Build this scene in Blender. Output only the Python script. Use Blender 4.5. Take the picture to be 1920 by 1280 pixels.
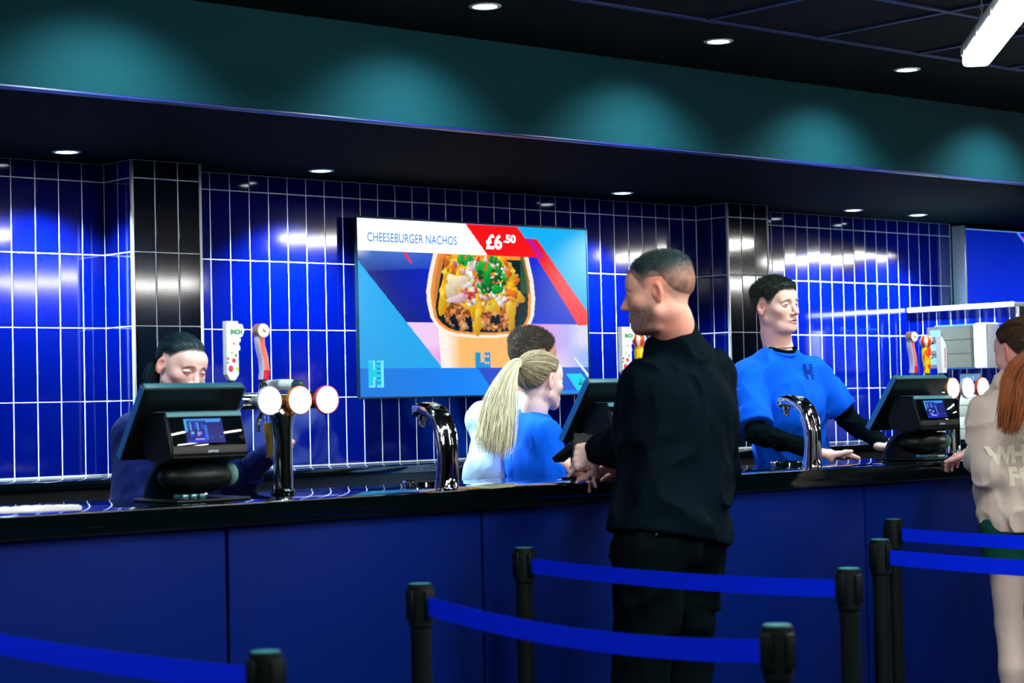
import bpy, bmesh, math, random
import numpy as np
from mathutils import Vector, Matrix, Quaternion
from mathutils.bvhtree import BVHTree

for o in list(bpy.data.objects):
    bpy.data.objects.remove(o)
SC = bpy.context.scene
COL = SC.collection
R = math.radians
random.seed(4)
rng = np.random.default_rng(7)

# ------------------------------------------------------------------ camera, world, exposure
FPX = 3716.05                                   # focal length in pixels of the 1920 wide frame
AL, PI_, RO = R(49.1055), R(1.8173), -0.021846
Fv = np.array([math.cos(AL)*math.cos(PI_), math.sin(AL)*math.cos(PI_), math.sin(PI_)])
R0 = np.array([math.sin(AL), -math.cos(AL), 0.0]); U0 = np.cross(R0, Fv)
Rv = math.cos(RO)*R0 + math.sin(RO)*U0
Uv = np.cross(Rv, Fv)
CAM = np.array([0, 0, 1.4])

def at(u, v, y):                                # the point of the plane y seen at pixel (u, v)
    d = Fv + (u-960)/FPX*Rv - (v-640)/FPX*Uv
    return Vector(CAM + d*(y/d[1]))

cd = bpy.data.cameras.new('camera'); cam = bpy.data.objects.new('camera', cd); COL.objects.link(cam)
cd.sensor_width = 36; cd.lens = FPX/1920*36
cd.clip_start = 0.05; cd.clip_end = 100
m = Matrix((Rv, Uv, -Fv)).transposed().to_4x4(); m.translation = Vector(CAM)
cam.matrix_world = m
cd.dof.use_dof = True; cd.dof.focus_distance = 8.3; cd.dof.aperture_fstop = 4.5
SC.camera = cam
SC.view_settings.view_transform = 'Standard'; SC.view_settings.look = 'None'
SC.view_settings.exposure = 0.0; SC.view_settings.gamma = 1.0
SC.view_settings.use_curve_mapping = False
w = bpy.data.worlds.new('world'); SC.world = w; w.use_nodes = True
w.node_tree.nodes['Background'].inputs[0].default_value = (0.25, 0.85, 1.0, 1)
w.node_tree.nodes['Background'].inputs[1].default_value = 0.02

# light levels (ceiling lamps and battens; some unseen battens are added as fill)
P_SOFFIT = 470.0         # recessed lamps over the staff aisle
P_WASH = 100.0           # recessed lamps in front of the bulkhead
E_BATTEN = 88.0         # emission of the battens

# ------------------------------------------------------------------ helpers
def lin(r, g, b):
    def c(x):
        x /= 255.0
        return x/12.92 if x <= 0.04045 else ((x+0.055)/1.055)**2.4
    return (c(r), c(g), c(b), 1.0)

MATS = {}
def mat(name, col, rough=0.5, metal=0.0, spec=0.5, emit=None, es=0.0, bump=None, coat=0.0, sss=0.0, alpha=None, trans=0.0, ior=1.45, sheen=0.0, var=None):
    if name in MATS: return MATS[name]
    ma = bpy.data.materials.new(name); ma.use_nodes = True
    nt = ma.node_tree; b = nt.nodes['Principled BSDF']
    b.inputs['Base Color'].default_value = col
    b.inputs['Roughness'].default_value = rough
    b.inputs['Metallic'].default_value = metal
    b.inputs['Specular IOR Level'].default_value = spec
    b.inputs['IOR'].default_value = ior
    if coat: b.inputs['Coat Weight'].default_value = coat; b.inputs['Coat Roughness'].default_value = 0.05
    if sss: b.inputs['Subsurface Weight'].default_value = sss; b.inputs['Subsurface Radius'].default_value = (0.012, 0.005, 0.003); b.inputs['Subsurface Scale'].default_value = 1.0
    if trans: b.inputs['Transmission Weight'].default_value = trans
    if sheen: b.inputs['Sheen Weight'].default_value = sheen
    if emit is not None:
        b.inputs['Emission Color'].default_value = emit; b.inputs['Emission Strength'].default_value = es
    tc = None
    if bump or var:
        tc = nt.nodes.new('ShaderNodeTexCoord')
    if var:                                     # (scale, second colour)
        n = nt.nodes.new('ShaderNodeTexNoise'); n.inputs['Scale'].default_value = var[0]; n.inputs['Detail'].default_value = 4
        nt.links.new(tc.outputs['Object'], n.inputs['Vector'])
        mx = nt.nodes.new('ShaderNodeMix'); mx.data_type = 'RGBA'
        mx.inputs[6].default_value = col; mx.inputs[7].default_value = var[1]
        nt.links.new(n.outputs['Fac'], mx.inputs[0]); nt.links.new(mx.outputs[2], b.inputs['Base Color'])
    if bump:                                    # (scale, strength, distance, stretch)
        n = nt.nodes.new('ShaderNodeTexNoise'); n.inputs['Scale'].default_value = bump[0]; n.inputs['Detail'].default_value = 3
        mp = nt.nodes.new('ShaderNodeMapping')
        if len(bump) > 3: mp.inputs['Scale'].default_value = bump[3]
        nt.links.new(tc.outputs['Object'], mp.inputs['Vector']); nt.links.new(mp.outputs['Vector'], n.inputs['Vector'])
        bp = nt.nodes.new('ShaderNodeBump'); bp.inputs['Strength'].default_value = bump[1]; bp.inputs['Distance'].default_value = bump[2]
        nt.links.new(n.outputs['Fac'], bp.inputs['Height']); nt.links.new(bp.outputs['Normal'], b.inputs['Normal'])
    MATS[name] = ma
    return ma

def attrmat(name, rough=0.5, emit=False, es=1.0, sss=0.0, bump=None, spec=0.5):
    if name in MATS: return MATS[name]
    ma = mat(name, (1, 1, 1, 1), rough, bump=bump, sss=sss, spec=0.08 if emit else spec)
    nt = ma.node_tree; b = nt.nodes['Principled BSDF']
    a = nt.nodes.new('ShaderNodeAttribute'); a.attribute_name = 'paint'
    if emit:
        b.inputs['Base Color'].default_value = (0.01, 0.01, 0.01, 1)
        nt.links.new(a.outputs['Color'], b.inputs['Emission Color']); b.inputs['Emission Strength'].default_value = es
    else:
        nt.links.new(a.outputs['Color'], b.inputs['Base Color'])
    return ma

def link(name, me, ma=None, parent=None, smooth=False):
    o = bpy.data.objects.new(name, me); COL.objects.link(o)
    if ma is not None:
        for x in (ma if isinstance(ma, (list, tuple)) else [ma]): me.materials.append(x)
    if parent is not None: o.parent = parent
    if smooth: me.polygons.foreach_set('use_smooth', [True]*len(me.polygons))
    return o

def tag(o, label=None, cat=None, group=None, kind=None):
    if label: o['label'] = label
    if cat: o['category'] = cat
    if group: o['group'] = group
    if kind: o['kind'] = kind
    return o

def thing(name, label, cat, loc=(0, 0, 0), rz=0.0, group=None):
    o = bpy.data.objects.new(name, None); COL.objects.link(o)
    o.location = loc; o.rotation_euler = (0, 0, rz); o.empty_display_size = 0.05
    return tag(o, label, cat, group)

def copy_tree(o, parent=None):
    c = o.copy(); COL.objects.link(c)
    if parent is not None: c.parent = parent
    for ch in list(o.children): copy_tree(ch, c)
    return c

class B:
    """collects shapes in a bmesh and links them as one mesh object"""
    def __init__(s): s.bm = bmesh.new()
    def _add(s, vs, M, mi):
        for v in vs: v.co = M @ v.co
        for f in {f for v in vs for f in v.link_faces}: f.material_index = mi
    def box(s, x0, x1, y0, y1, z0, z1, bev=0.0, seg=2, M=None, mi=0):
        r = bmesh.ops.create_cube(s.bm, size=1.0); vs = r['verts']
        for v in vs:
            v.co = Vector(((x0+x1)/2+v.co.x*(x1-x0), (y0+y1)/2+v.co.y*(y1-y0), (z0+z1)/2+v.co.z*(z1-z0)))
        if bev:
            es = list({e for v in vs for e in v.link_edges})
            rr = bmesh.ops.bevel(s.bm, geom=es, offset=bev, segments=seg, affect='EDGES', profile=0.5)
            vs = list({v for f in rr['faces'] for v in f.verts} | {v for v in vs if v.is_valid})
            # gather the whole island
            seen = set(vs); st = list(vs)
            while st:
                q = st.pop()
                for e in q.link_edges:
                    t = e.other_vert(q)
                    if t not in seen: seen.add(t); st.append(t)
            vs = list(seen)
        s._add(vs, M or Matrix(), mi); return s
    def cyl(s, a, b, r0, r1=None, n=24, cap=True, mi=0):
        a = Vector(a); b = Vector(b); r1 = r0 if r1 is None else r1
        d = b-a; q = d.to_track_quat('Z', 'Y').to_matrix().to_4x4(); q.translation = (a+b)/2
        r = bmesh.ops.create_cone(s.bm, cap_ends=cap, segments=n, radius1=r0, radius2=r1, depth=d.length)
        s._add(r['verts'], q, mi); return s
    def sph(s, c, r, n=20, M=None, sc=(1, 1, 1), mi=0):
        rr = bmesh.ops.create_uvsphere(s.bm, u_segments=n, v_segments=max(8, n//2), radius=1.0)
        T = Matrix.Translation(Vector(c)) @ (M or Matrix()) @ Matrix.Diagonal((r*sc[0], r*sc[1], r*sc[2], 1))
        s._add(rr['verts'], T, mi); return s
    def lathe(s, prof, n=32, M=None, mi=0):
        """prof = [(r, z)...] about z"""
        rings = []
        for r, z in prof:
            if r < 1e-6: rings.append([s.bm.verts.new((0, 0, z))])
            else: rings.append([s.bm.verts.new((r*math.cos(2*math.pi*k/n), r*math.sin(2*math.pi*k/n), z)) for k in range(n)])
        for A, Bb in zip(rings, rings[1:]):
            for k in range(n):
                k2 = (k+1) % n
                if len(A) == 1 and len(Bb) == 1: continue
                if len(A) == 1: s.bm.faces.new((A[0], Bb[k], Bb[k2]))
                elif len(Bb) == 1: s.bm.faces.new((A[k], A[k2], Bb[0]))
                else: s.bm.faces.new((A[k], A[k2], Bb[k2], Bb[k]))
        s._add([v for r_ in rings for v in r_], M or Matrix(), mi); return s
    def tube(s, pts, rad, n=12, flat=None, mi=0, cap=True):
        """sweep of a round (or flat=(w,t), side axis given by third) section along pts"""
        pts = [Vector(p) for p in pts]; rings = []
        up = Vector((0, 0, 1))
        prev = None
        for i, p in enumerate(pts):
            d = (pts[min(i+1, len(pts)-1)]-pts[max(i-1, 0)]).normalized()
            if flat: side = Vector(flat[2]); side = (side-d*side.dot(d)).normalized()
            else:
                ref = prev if prev is not None else (up if abs(d.z) < 0.9 else Vector((1, 0, 0)))
                side = (ref-d*ref.dot(d)).normalized(); prev = side
            nn = d.cross(side)
            r = rad[i] if isinstance(rad, (list, tuple)) else rad
            ring = []
            for k in range(n):
                a = 2*math.pi*k/n
                if flat:
                    ca, sa = math.cos(a), math.sin(a)
                    e = 0.45
                    x = flat[0]*r*math.copysign(abs(ca)**e, ca); y = flat[1]*r*math.copysign(abs(sa)**e, sa)
                else: x = r*math.cos(a); y = r*math.sin(a)
                ring.append(s.bm.verts.new(p+side*x+nn*y))
            rings.append(ring)
        fs = []
        for A, Bb in zip(rings, rings[1:]):
            for k in range(n):
                k2 = (k+1) % n; fs.append(s.bm.faces.new((A[k], A[k2], Bb[k2], Bb[k])))
        if cap: fs.append(s.bm.faces.new(rings[0][::-1])); fs.append(s.bm.faces.new(rings[-1]))
        for f in fs: f.material_index = mi
        return s
    def prism(s, poly, M, t, mi=0):
        """polygon in the local xy plane, extruded by t along local z"""
        a = [s.bm.verts.new(M @ Vector((x, y, 0))) for x, y in poly]
        b = [s.bm.verts.new(M @ Vector((x, y, t))) for x, y in poly]
        fs = [s.bm.faces.new(a[::-1]), s.bm.faces.new(b)]
        for i in range(len(poly)):
            j = (i+1) % len(poly); fs.append(s.bm.faces.new((a[i], a[j], b[j], b[i])))
        for f in fs: f.material_index = mi
        return s
    def obj(s, name, ma, parent=None, smooth=True, auto=35):
        bmesh.ops.recalc_face_normals(s.bm, faces=s.bm.faces)
        me = bpy.data.meshes.new(name); s.bm.to_mesh(me); s.bm.free()
        o = link(name, me, ma, parent)
        if smooth:
            me.polygons.foreach_set('use_smooth', [True]*len(me.polygons))
            me.set_sharp_from_angle(angle=R(auto))
        return o

def frame(x, y, z, o):
    """matrix with the given axes and origin"""
    M = Matrix((Vector(x).normalized(), Vector(y).normalized(), Vector(z).normalized())).transposed().to_4x4()
    M.translation = Vector(o); return M

def text_mesh(s, size=0.1, bold=0.0, ext=0.0, align='LEFT', sub=0, xs=1.0):
    cu = bpy.data.curves.new('t', 'FONT'); cu.body = s; cu.size = size; cu.offset = bold; cu.extrude = ext
    cu.align_x = align; cu.resolution_u = 4
    ob = bpy.data.objects.new('t', cu); COL.objects.link(ob)
    bpy.context.view_layer.update()
    dg = bpy.context.evaluated_depsgraph_get()
    me = bpy.data.meshes.new_from_object(ob.evaluated_get(dg))
    bpy.data.objects.remove(ob); bpy.data.curves.remove(cu)
    me.materials.clear()
    bm = bmesh.new(); bm.from_mesh(me)
    for v in bm.verts: v.co.x *= xs
    for k in range(sub):
        bmesh.ops.subdivide_edges(bm, edges=[e for e in bm.edges if e.calc_length() > size*0.12], cuts=1, use_grid_fill=True)
    bm.to_mesh(me); bm.free()
    return me

def text(name, s, M, ma, parent, **k):
    me = text_mesh(s, **k); me.transform(M)
    return link(name, me, ma, parent)

# ------------------------------------------------------------------ value noise for numpy arrays
_lat = rng.random((32, 32, 32)).astype(np.float32)
def vnoise(x, y, z):
    xi = np.floor(x).astype(int); yi = np.floor(y).astype(int); zi = np.floor(z).astype(int)
    fx, fy, fz = x-xi, y-yi, z-zi
    fx = fx*fx*(3-2*fx); fy = fy*fy*(3-2*fy); fz = fz*fz*(3-2*fz)
    g = lambda a, b, c: _lat[(xi+a) & 31, (yi+b) & 31, (zi+c) & 31]
    return ((g(0,0,0)*(1-fx)+g(1,0,0)*fx)*(1-fy)+(g(0,1,0)*(1-fx)+g(1,1,0)*fx)*fy)*(1-fz) + \
           ((g(0,0,1)*(1-fx)+g(1,0,1)*fx)*(1-fy)+(g(0,1,1)*(1-fx)+g(1,1,1)*fx)*fy)*fz

# ------------------------------------------------------------------ materials of the room
blue_tile = mat('blue_glazed_tile', lin(0, 8, 84), 0.07, spec=0.55, bump=(12, 0.35, 0.00003, (1, 1, 5)))
black_tile = mat('black_glazed_tile', lin(3, 12, 26), 0.07, spec=0.65, bump=(12, 0.35, 0.00003, (1, 1, 5)))
grout = mat('white_grout', lin(225, 235, 240), 0.8)
alu = mat('brushed_aluminium_trim', lin(215, 220, 222), 0.35, metal=0.5, bump=(300, 0.1, 0.001, (1, 1, 0.02)))
black_paint = mat('black_ceiling_paint', lin(2, 12, 15), 0.8, spec=0.1, bump=(120, 0.2, 0.002))
soffit_m = mat('black_soffit_board', lin(2, 8, 12), 0.85, spec=0.03, bump=(30, 0.1, 0.002))
bulk_m = mat('teal_bulkhead_paint', lin(14, 58, 68), 0.75, spec=0.06, bump=(60, 0.3, 0.002), var=(2.5, lin(12, 54, 60)))
floor_m = mat('dark_floor_vinyl', lin(14, 20, 34), 0.35, bump=(40, 0.2, 0.002), var=(3, lin(10, 14, 24)))
hall_m = mat('dark_hall_wall_paint', lin(20, 34, 44), 0.7, bump=(80, 0.2, 0.002))
chrome = mat('polished_chrome', (0.82, 0.86, 0.86, 1), 0.07, metal=1.0, bump=(30, 0.02, 0.001))
blackplastic = mat('black_plastic', lin(3, 12, 16), 0.42, spec=0.3, bump=(400, 0.1, 0.0005))
darkmetal = mat('black_powder_coat', lin(2, 12, 14), 0.5, spec=0.2, bump=(300, 0.15, 0.0005))
whiteglow = mat('white_lamp_glass', (1, 1, 1, 1), 0.3, emit=(0.75, 0.95, 1, 1), es=14, bump=(50, 0.05, 0.001))
battenglow = mat('opal_batten_diffuser', (1, 1, 1, 1), 0.4, emit=(1.0, 0.98, 0.93, 1), es=E_BATTEN, bump=(50, 0.05, 0.001))

# ------------------------------------------------------------------ structure
YW = 7.2508            # back wall
YP = 7.03              # pillar faces
ZS = 2.425             # soffit over the staff aisle
YB = 5.57              # bulkhead face
ZC = 2.75              # hall ceiling
PX = [(4.073, 4.397), (7.585, 7.897)]   # the two tiled pillars
XC = 9.78              # where tiles stop and the second screen begins

def tilewall(name, xs, zrows, y, ma, norm_axis='y', flip=1, gw=0.0043, zlo=None):
    """a skin of individual glazed tiles on a grout bed. xs: column edges, zrows: row edges"""
    bm = bmesh.new()
    def P(a, d, z):
        return (a, y-d, z) if norm_axis == 'y' else (y-d*flip, a, z)
    a0, a1 = xs[0], xs[-1]
    vs = [bm.verts.new(P(a, 0.0, z)) for a, z in ((a0, zrows[0]), (a1, zrows[0]), (a1, zrows[-1]), (a0, zrows[-1]))]
    f = bm.faces.new(vs); f.material_index = 1
    for i in range(len(xs)-1):
        for j in range(len(zrows)-1):
            x0, x1, z0, z1 = xs[i]+gw/2, xs[i+1]-gw/2, zrows[j]+gw/2, zrows[j+1]-gw/2
            if x1-x0 < 0.004: continue
            tx, tz = random.uniform(-1, 1)*0.0004, random.uniform(-1, 1)*0.0006
            b = 0.0022
            o = [bm.verts.new(P(a, 0.0, z)) for a, z in ((x0, z0), (x1, z0), (x1, z1), (x0, z1))]
            md = [bm.verts.new(P(a, 0.0008, z)) for a, z in ((x0+b*.25, z0+b*.25), (x1-b*.25, z0+b*.25), (x1-b*.25, z1-b*.25), (x0+b*.25, z1-b*.25))]
            t = [bm.verts.new(P(a, 0.0014+sx*tx+sz*tz, z)) for a, z, sx, sz in ((x0+b, z0+b, -1, -1), (x1-b, z0+b, 1, -1), (x1-b, z1-b, 1, 1), (x0+b, z1-b, -1, 1))]
            for A, Bq in ((o, md), (md, t)):
                for k in range(4):
                    ff = bm.faces.new((A[k], A[(k+1) % 4], Bq[(k+1) % 4], Bq[k])); ff.smooth = True
            bm.faces.new(t)
    bmesh.ops.recalc_face_normals(bm, faces=[f_ for f_ in bm.faces])
    me = bpy.data.meshes.new(name); bm.to_mesh(me); bm.free()
    return link(name, me, [ma, grout])

ZR = [1.15+0.3*k for k in range(5)] ; ZR = [0.85] + ZR + [ZS-0.001]      # rows end in a cut tile at the soffit
def cols(a, b, x0, p=0.1):
    """edges on the lattice x0 + k p clipped to [a, b]"""
    k0 = math.ceil((a-x0)/p+1e-6); e = [a]
    x = x0+k0*p
    while x < b-1e-6: e.append(x); x += p
    e.append(b)
    return e

SEC = [('wall_back', tilewall('wall_back', cols(-0.4, PX[0][0], 3.655, 0.105), ZR, YW, blue_tile)),
       ('wall_back', tilewall('wall_back', cols(PX[0][1], PX[1][0], 4.5825), ZR, YW, blue_tile)),
       ('wall_back', tilewall('wall_back', cols(PX[1][1], XC, 8.175), ZR, YW, blue_tile))]
for k, (x0, x1) in enumerate(PX):
    SEC.append(('', tilewall('wall_pillar', [x0+0.006, x0+(x1-x0)/3, x0+2*(x1-x0)/3, x1-0.006], ZR, YP, black_tile)))
    for xx, fl in ((x0, 1), (x1, -1)):
        SEC.append(('', tilewall('wall_pillar_return', [YP+0.006, YP+0.11, YW], ZR, xx, blue_tile, 'x', fl)))
    b = B()
    b.box(x0+0.004, x1-0.004, YP+0.005, YW, 0, ZS-0.001)
    tag(b.obj('wall_pillar_core', black_paint), kind='structure')
    for xx in (x0, x1):
        b = B(); s_ = 1 if xx == x0 else -1
        b.box(xx-0.004*s_ if s_ > 0 else xx-0.008, xx+0.008 if s_ > 0 else xx+0.004, YP-0.004, YP+0.008, 0.86, ZS-0.002, bev=0.001)
        tag(b.obj('trim_pillar', alu), kind='structure')
for _, o in SEC: tag(o, kind='structure')
b = B(); b.box(-0.5, 16, YW+0.001, YW+0.12, 0, 3.0); tag(b.obj('wall_back', hall_m), kind='structure')
b = B(); b.box(-6, 16, -9, YW+0.1, -0.1, 0); tag(b.obj('floor', floor_m), kind='structure')
b = B(); b.box(-6, 16, YB+0.02, YW, ZS, ZS+0.1)
tag(b.obj('ceiling_soffit', soffit_m), kind='structure')
b = B(); b.box(-6, 16, YB, YB+0.019, ZS-0.012, ZC+0.1, bev=0.002)
tag(b.obj('wall_bulkhead', bulk_m), kind='structure')
b = B(); b.box(-6, 16, YB-0.004, YB+0.04, ZS-0.02, ZS-0.0125, bev=0.002)
tag(b.obj('trim_bulkhead', mat('blue_black_edge_trim', lin(10, 30, 110), 0.35)), kind='structure')
b = B(); b.box(-6, 16, -9, YB, ZC, ZC+0.1); tag(b.obj('ceiling', black_paint), kind='structure')
b = B(); b.box(-6, 16, -9.1, -9, -0.1, 2.9); tag(b.obj('wall_front', hall_m), kind='structure')
b = B(); b.box(-6.1, -6, -9.1, YW+0.1, -0.1, 2.9); tag(b.obj('wall_left', hall_m), kind='structure')
b = B(); b.box(16, 16.1, -9.1, YW+0.1, -0.1, 2.9); tag(b.obj('wall_right', hall_m), kind='structure')
# metal grid of the hall ceiling
b = B()
gx = 5.718-0.0
for k in range(-8, 14):
    x = 5.72+0.6*k
    if -6 < x < 16: b.box(x-0.012, x+0.012, -9, 4.83, ZC-0.006, ZC-0.0005)
for k in range(-20, 2):
    y = 4.22+0.6*k
    b.box(-6, 16, y-0.012, y+0.012, ZC-0.007, ZC-0.0008)
tag(b.obj('trim_ceiling_grid', mat('blue_grey_grid_metal', lin(16, 34, 90), 0.5, metal=0.3)), kind='structure')

# ------------------------------------------------------------------ recessed lamps
def downlight(x, y, z, power, label, group, size=R(125), col=(0.72, 0.95, 1.0), blend=1.0, r=0.040, tilt=0.0):
    t = thing('recessed_downlight', label, 'ceiling light', (x, y, z), 0, group)
    b = B(); b.lathe([(r, -0.001), (r+0.004, -0.004), (r+0.014, -0.003), (r+0.016, 0.0), (r+0.016, 0.002)], 32)
    b.obj('trim_ring', mat('white_trim_ring', lin(190, 205, 215), 0.4), t)
    b = B(); b.lathe([(0, -0.006), (r*0.6, -0.005), (r, -0.001)], 28)
    b.obj('lens', whiteglow, t)
    ld = bpy.data.lights.new('lamp', 'SPOT'); ld.energy = power; ld.spot_size = size; ld.spot_blend = blend
    ld.color = col; ld.shadow_soft_size = 0.03
    lo = bpy.data.objects.new('lamp_light', ld); COL.objects.link(lo); lo.location = (0, 0, -0.02); lo.parent = t; lo.rotation_euler = (tilt, 0, 0)
    return t
SOFF = [(3.75, 'recessed downlight in the dark soffit above the left pillar, left end of the row'),
        (4.965, 'recessed downlight in the soffit between left pillar and menu screen'),
        (6.77, 'recessed downlight in the soffit above the right edge of the food screen'),
        (8.53, 'recessed downlight in the soffit above the lights reflected right of the right pillar'),
        (9.10, 'recessed downlight in the soffit nearest the second screen, right end of the row'),
        (2.55, 'recessed downlight in the soffit beyond the left edge of the picture')]
for x, l in SOFF:
    downlight(x, 6.965, ZS, P_SOFFIT, l, 'recessed downlights over the staff aisle', size=R(118), blend=0.8)
WASH = [(3.12, 'recessed downlight in the hall ceiling washing the left end of the bulkhead'),
        (4.32, 'recessed downlight in the hall ceiling above the food screen, brightest of its row'),
        (5.47, 'recessed downlight in the hall ceiling above the black-jacket customer, middle of its row'),
        (6.605, 'recessed downlight in the hall ceiling left of the hanging batten'),
        (7.80, 'recessed downlight in the hall ceiling right of the hanging batten')]
for x, l in WASH:
    downlight(x, 5.09, ZC, P_WASH, l, 'recessed downlights in front of the bulkhead', size=R(112), col=(0.74, 0.98, 1.0), blend=1.0, tilt=R(30))

# ------------------------------------------------------------------ battens hanging in the hall, the last ones added to light it
def batten(cx, cy, z, ang, L, label, seen=False):
    t = thing('hanging_batten_light', label, 'ceiling light', (cx, cy, z), ang, 'batten lights hung in the hall')
    h = L/2
    b = B(); b.tube([(-h, 0, 0.012), (-h+0.02, 0, 0.014), (h-0.02, 0, 0.014), (h, 0, 0.012)], [0.8, 1, 1, 0.8], 20, flat=(0.048, 0.022, (0, 1, 0)))
    b.obj('housing', mat('grey_batten_housing', lin(170, 180, 180), 0.5), t)
    b = B(); n = 14
    pts = [(-h, 0, -0.008), (-h+0.012, 0, -0.012), (-h+0.035, 0, -0.014), (h-0.035, 0, -0.014), (h-0.012, 0, -0.012), (h, 0, -0.008)]
    b.tube(pts, [0.35, 0.8, 1, 1, 0.8, 0.35], 24, flat=(0.043, 0.024, (0, 1, 0)))
    b.obj('diffuser', battenglow, t)
    for k in range(5):
        xx = -h+0.1+(L-0.2)*k/4
        for s_ in (-1, 1):
            b = B(); b.box(xx-0.012, xx+0.012, s_*0.047-0.004, s_*0.047+0.004, -0.012, 0.02, bev=0.002)
            b.obj('clip', mat('steel_clip', lin(150, 160, 160), 0.35, metal=0.8), t)
    for xx in (-h+0.2, h-0.2):
        b = B(); zz = 0.035; k = 0
        top = ZC-z
        while zz < top-0.012:
            M = Matrix.Translation((xx, 0, zz+0.009)) @ Matrix.Rotation(R(90)*(k % 2), 4, 'Z')
            pts = [M @ Vector((0.005*math.cos(a), 0, 0.011*math.sin(a))) for a in [2*math.pi*q/10 for q in range(11)]]
            b.tube(pts, 0.0015, 6); zz += 0.016; k += 1
        b.obj('chain', mat('steel_chain', lin(110, 130, 130), 0.35, metal=0.9), t)
    return t
a1 = math.atan2(0.687, 0.734)
far = Vector((5.37, 3.865)); mid = far-Vector((math.cos(a1), math.sin(a1)))*0.76
batten(mid.x, mid.y, 2.50, a1, 1.5, 'white glowing batten light on chains at the top right corner')
batten(8.05, 0.0, 2.48, R(-10), 1.9, 'batten light out of frame whose reflection whitens the tiles at the left pillar')
batten(7.3, 4.2, 2.5, R(60), 0.6, 'batten light out of frame on the right, nearest the counter')
batten(11.9, 4.35, 2.5, R(80), 1.5, 'batten light out of frame reflected beside the second screen')
batten(10.25, 4.3, 2.5, R(85), 0.9, 'batten light out of frame reflected high on the right pillar')
batten(13.8, 1.4, 2.5, R(-10), 1.5, 'batten light out of frame reflected low on the right pillar')
batten(1.2, 1.4, 2.55, R(45), 1.5, 'assumed batten light out of frame above the waiting line')  # unseen, put here to light the scene
batten(2.6, -0.6, 2.55, R(45), 1.5, 'assumed batten light out of frame above the entrance to the line')  # likewise unseen, only lights the scene
batten(4.6, 1.4, 2.55, R(45), 1.5, 'added fill batten light out of frame above the middle of the hall')  # extra unseen batten for more frontal light
batten(5.2, 0.4, 2.6, R(45), 1.5, 'added fill batten light out of frame behind the hooded customer')  # another extra batten for frontal light, kept out of view
batten(3.3, 2.75, 2.6, R(45), 1.5, 'added fill batten light out of frame above the belts of the waiting line')  # added above the view to brighten the belts and the counter front
batten(0.9, 4.2, 2.55, R(45), 1.5, 'added fill batten light out of frame at the far left end of the bar')  # added out of view to brighten the left-facing customer's face

# ------------------------------------------------------------------ bar counter
YF, YBK, ZT = 4.92, 5.545, 1.13
wt = mat('black_polished_stone', lin(2, 10, 13), 0.06, spec=0.7, bump=(30, 0.03, 0.001))
t = thing('bar_counter', 'long bar with dark blue front panels and a polished black top', 'counter', (6.0, 5.2, 0))
def ch(o): o.matrix_parent_inverse = o.parent.matrix_basis.inverted(); return o
b = B(); b.box(-1.0, 11.0, YF, YBK, ZT-0.068, ZT, bev=0.004, seg=3); ch(b.obj('worktop', wt, t))
b = B(); b.box(-0.98, 10.98, 4.99, 5.45, 0.0, ZT-0.068); ch(b.obj('carcass', blackplastic, t))
pm = mat('matt_dark_blue_panel', lin(0, 26, 104), 0.55, spec=0.06, bump=(200, 0.15, 0.0006))
joints = [-0.73, 0.245, 1.22, 2.195, 3.17, 4.145, 5.117, 6.088, 7.06, 8.035, 9.01, 9.985]
for x0, x1 in zip(joints, joints[1:]):
    b = B(); b.box(x0+0.006, x1-0.006, 4.955, 4.985, 0.09, ZT-0.07, bev=0.0015); ch(b.obj('front_panel', pm, t))
b = B(); b.box(-0.9, 10.9, 4.995, 5.01, 0.0, 0.085); ch(b.obj('plinth', blackplastic, t))

t = thing('back_counter', 'long black back counter under the tiled wall', 'counter', (6.0, 6.95, 0))
b = B(); b.box(-0.4, 4.05, 6.72, 7.24, 1.118, 1.1485, bev=0.003); b.box(4.05, 9.33, 6.72, 7.02, 1.118, 1.1485, bev=0.003); b.box(4.42, 7.56, 7.02, 7.24, 1.118, 1.1485)
b.box(7.92, 9.33, 7.02, 7.24, 1.118, 1.1485)
ch(b.obj('worktop', wt, t))
b = B(); b.box(-0.38, 4.04, 6.76, 7.2, 0, 1.118); b.box(4.04, 9.3, 6.76, 7.02, 0, 1.118); ch(b.obj('carcass', blackplastic, t))
for k in range(14):
    x0 = 0.1+k*0.65
    b = B(); b.box(x0+0.006, x0+0.644, 6.735, 6.757, 0.12, 1.05, bev=0.003); d_ = ch(b.obj('door', mat('black_door_gloss', lin(6, 18, 24), 0.25), t))
    b = B(); b.tube([(x0+0.15, 6.735, 1.0), (x0+0.15, 6.712, 1.0), (x0+0.5, 6.712, 1.0), (x0+0.5, 6.735, 1.0)], 0.005, 8)
    b.obj('handle', chrome, d_)

# ------------------------------------------------------------------ painted screens (a picture as vertex colours on a fine grid)
def inside(px, py, poly):
    c = np.zeros(px.shape, bool); n = len(poly)
    for i in range(n):
        x0, y0 = poly[i]; x1, y1 = poly[(i+1) % n]
        if y0 == y1: continue
        k = ((y0 > py) != (y1 > py)) & (px < (x1-x0)*(py-y0)/(y1-y0)+x0)
        c ^= k
    return c
def L3(r, g, b): return np.array(lin(r, g, b)[:3], np.float32)

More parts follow.
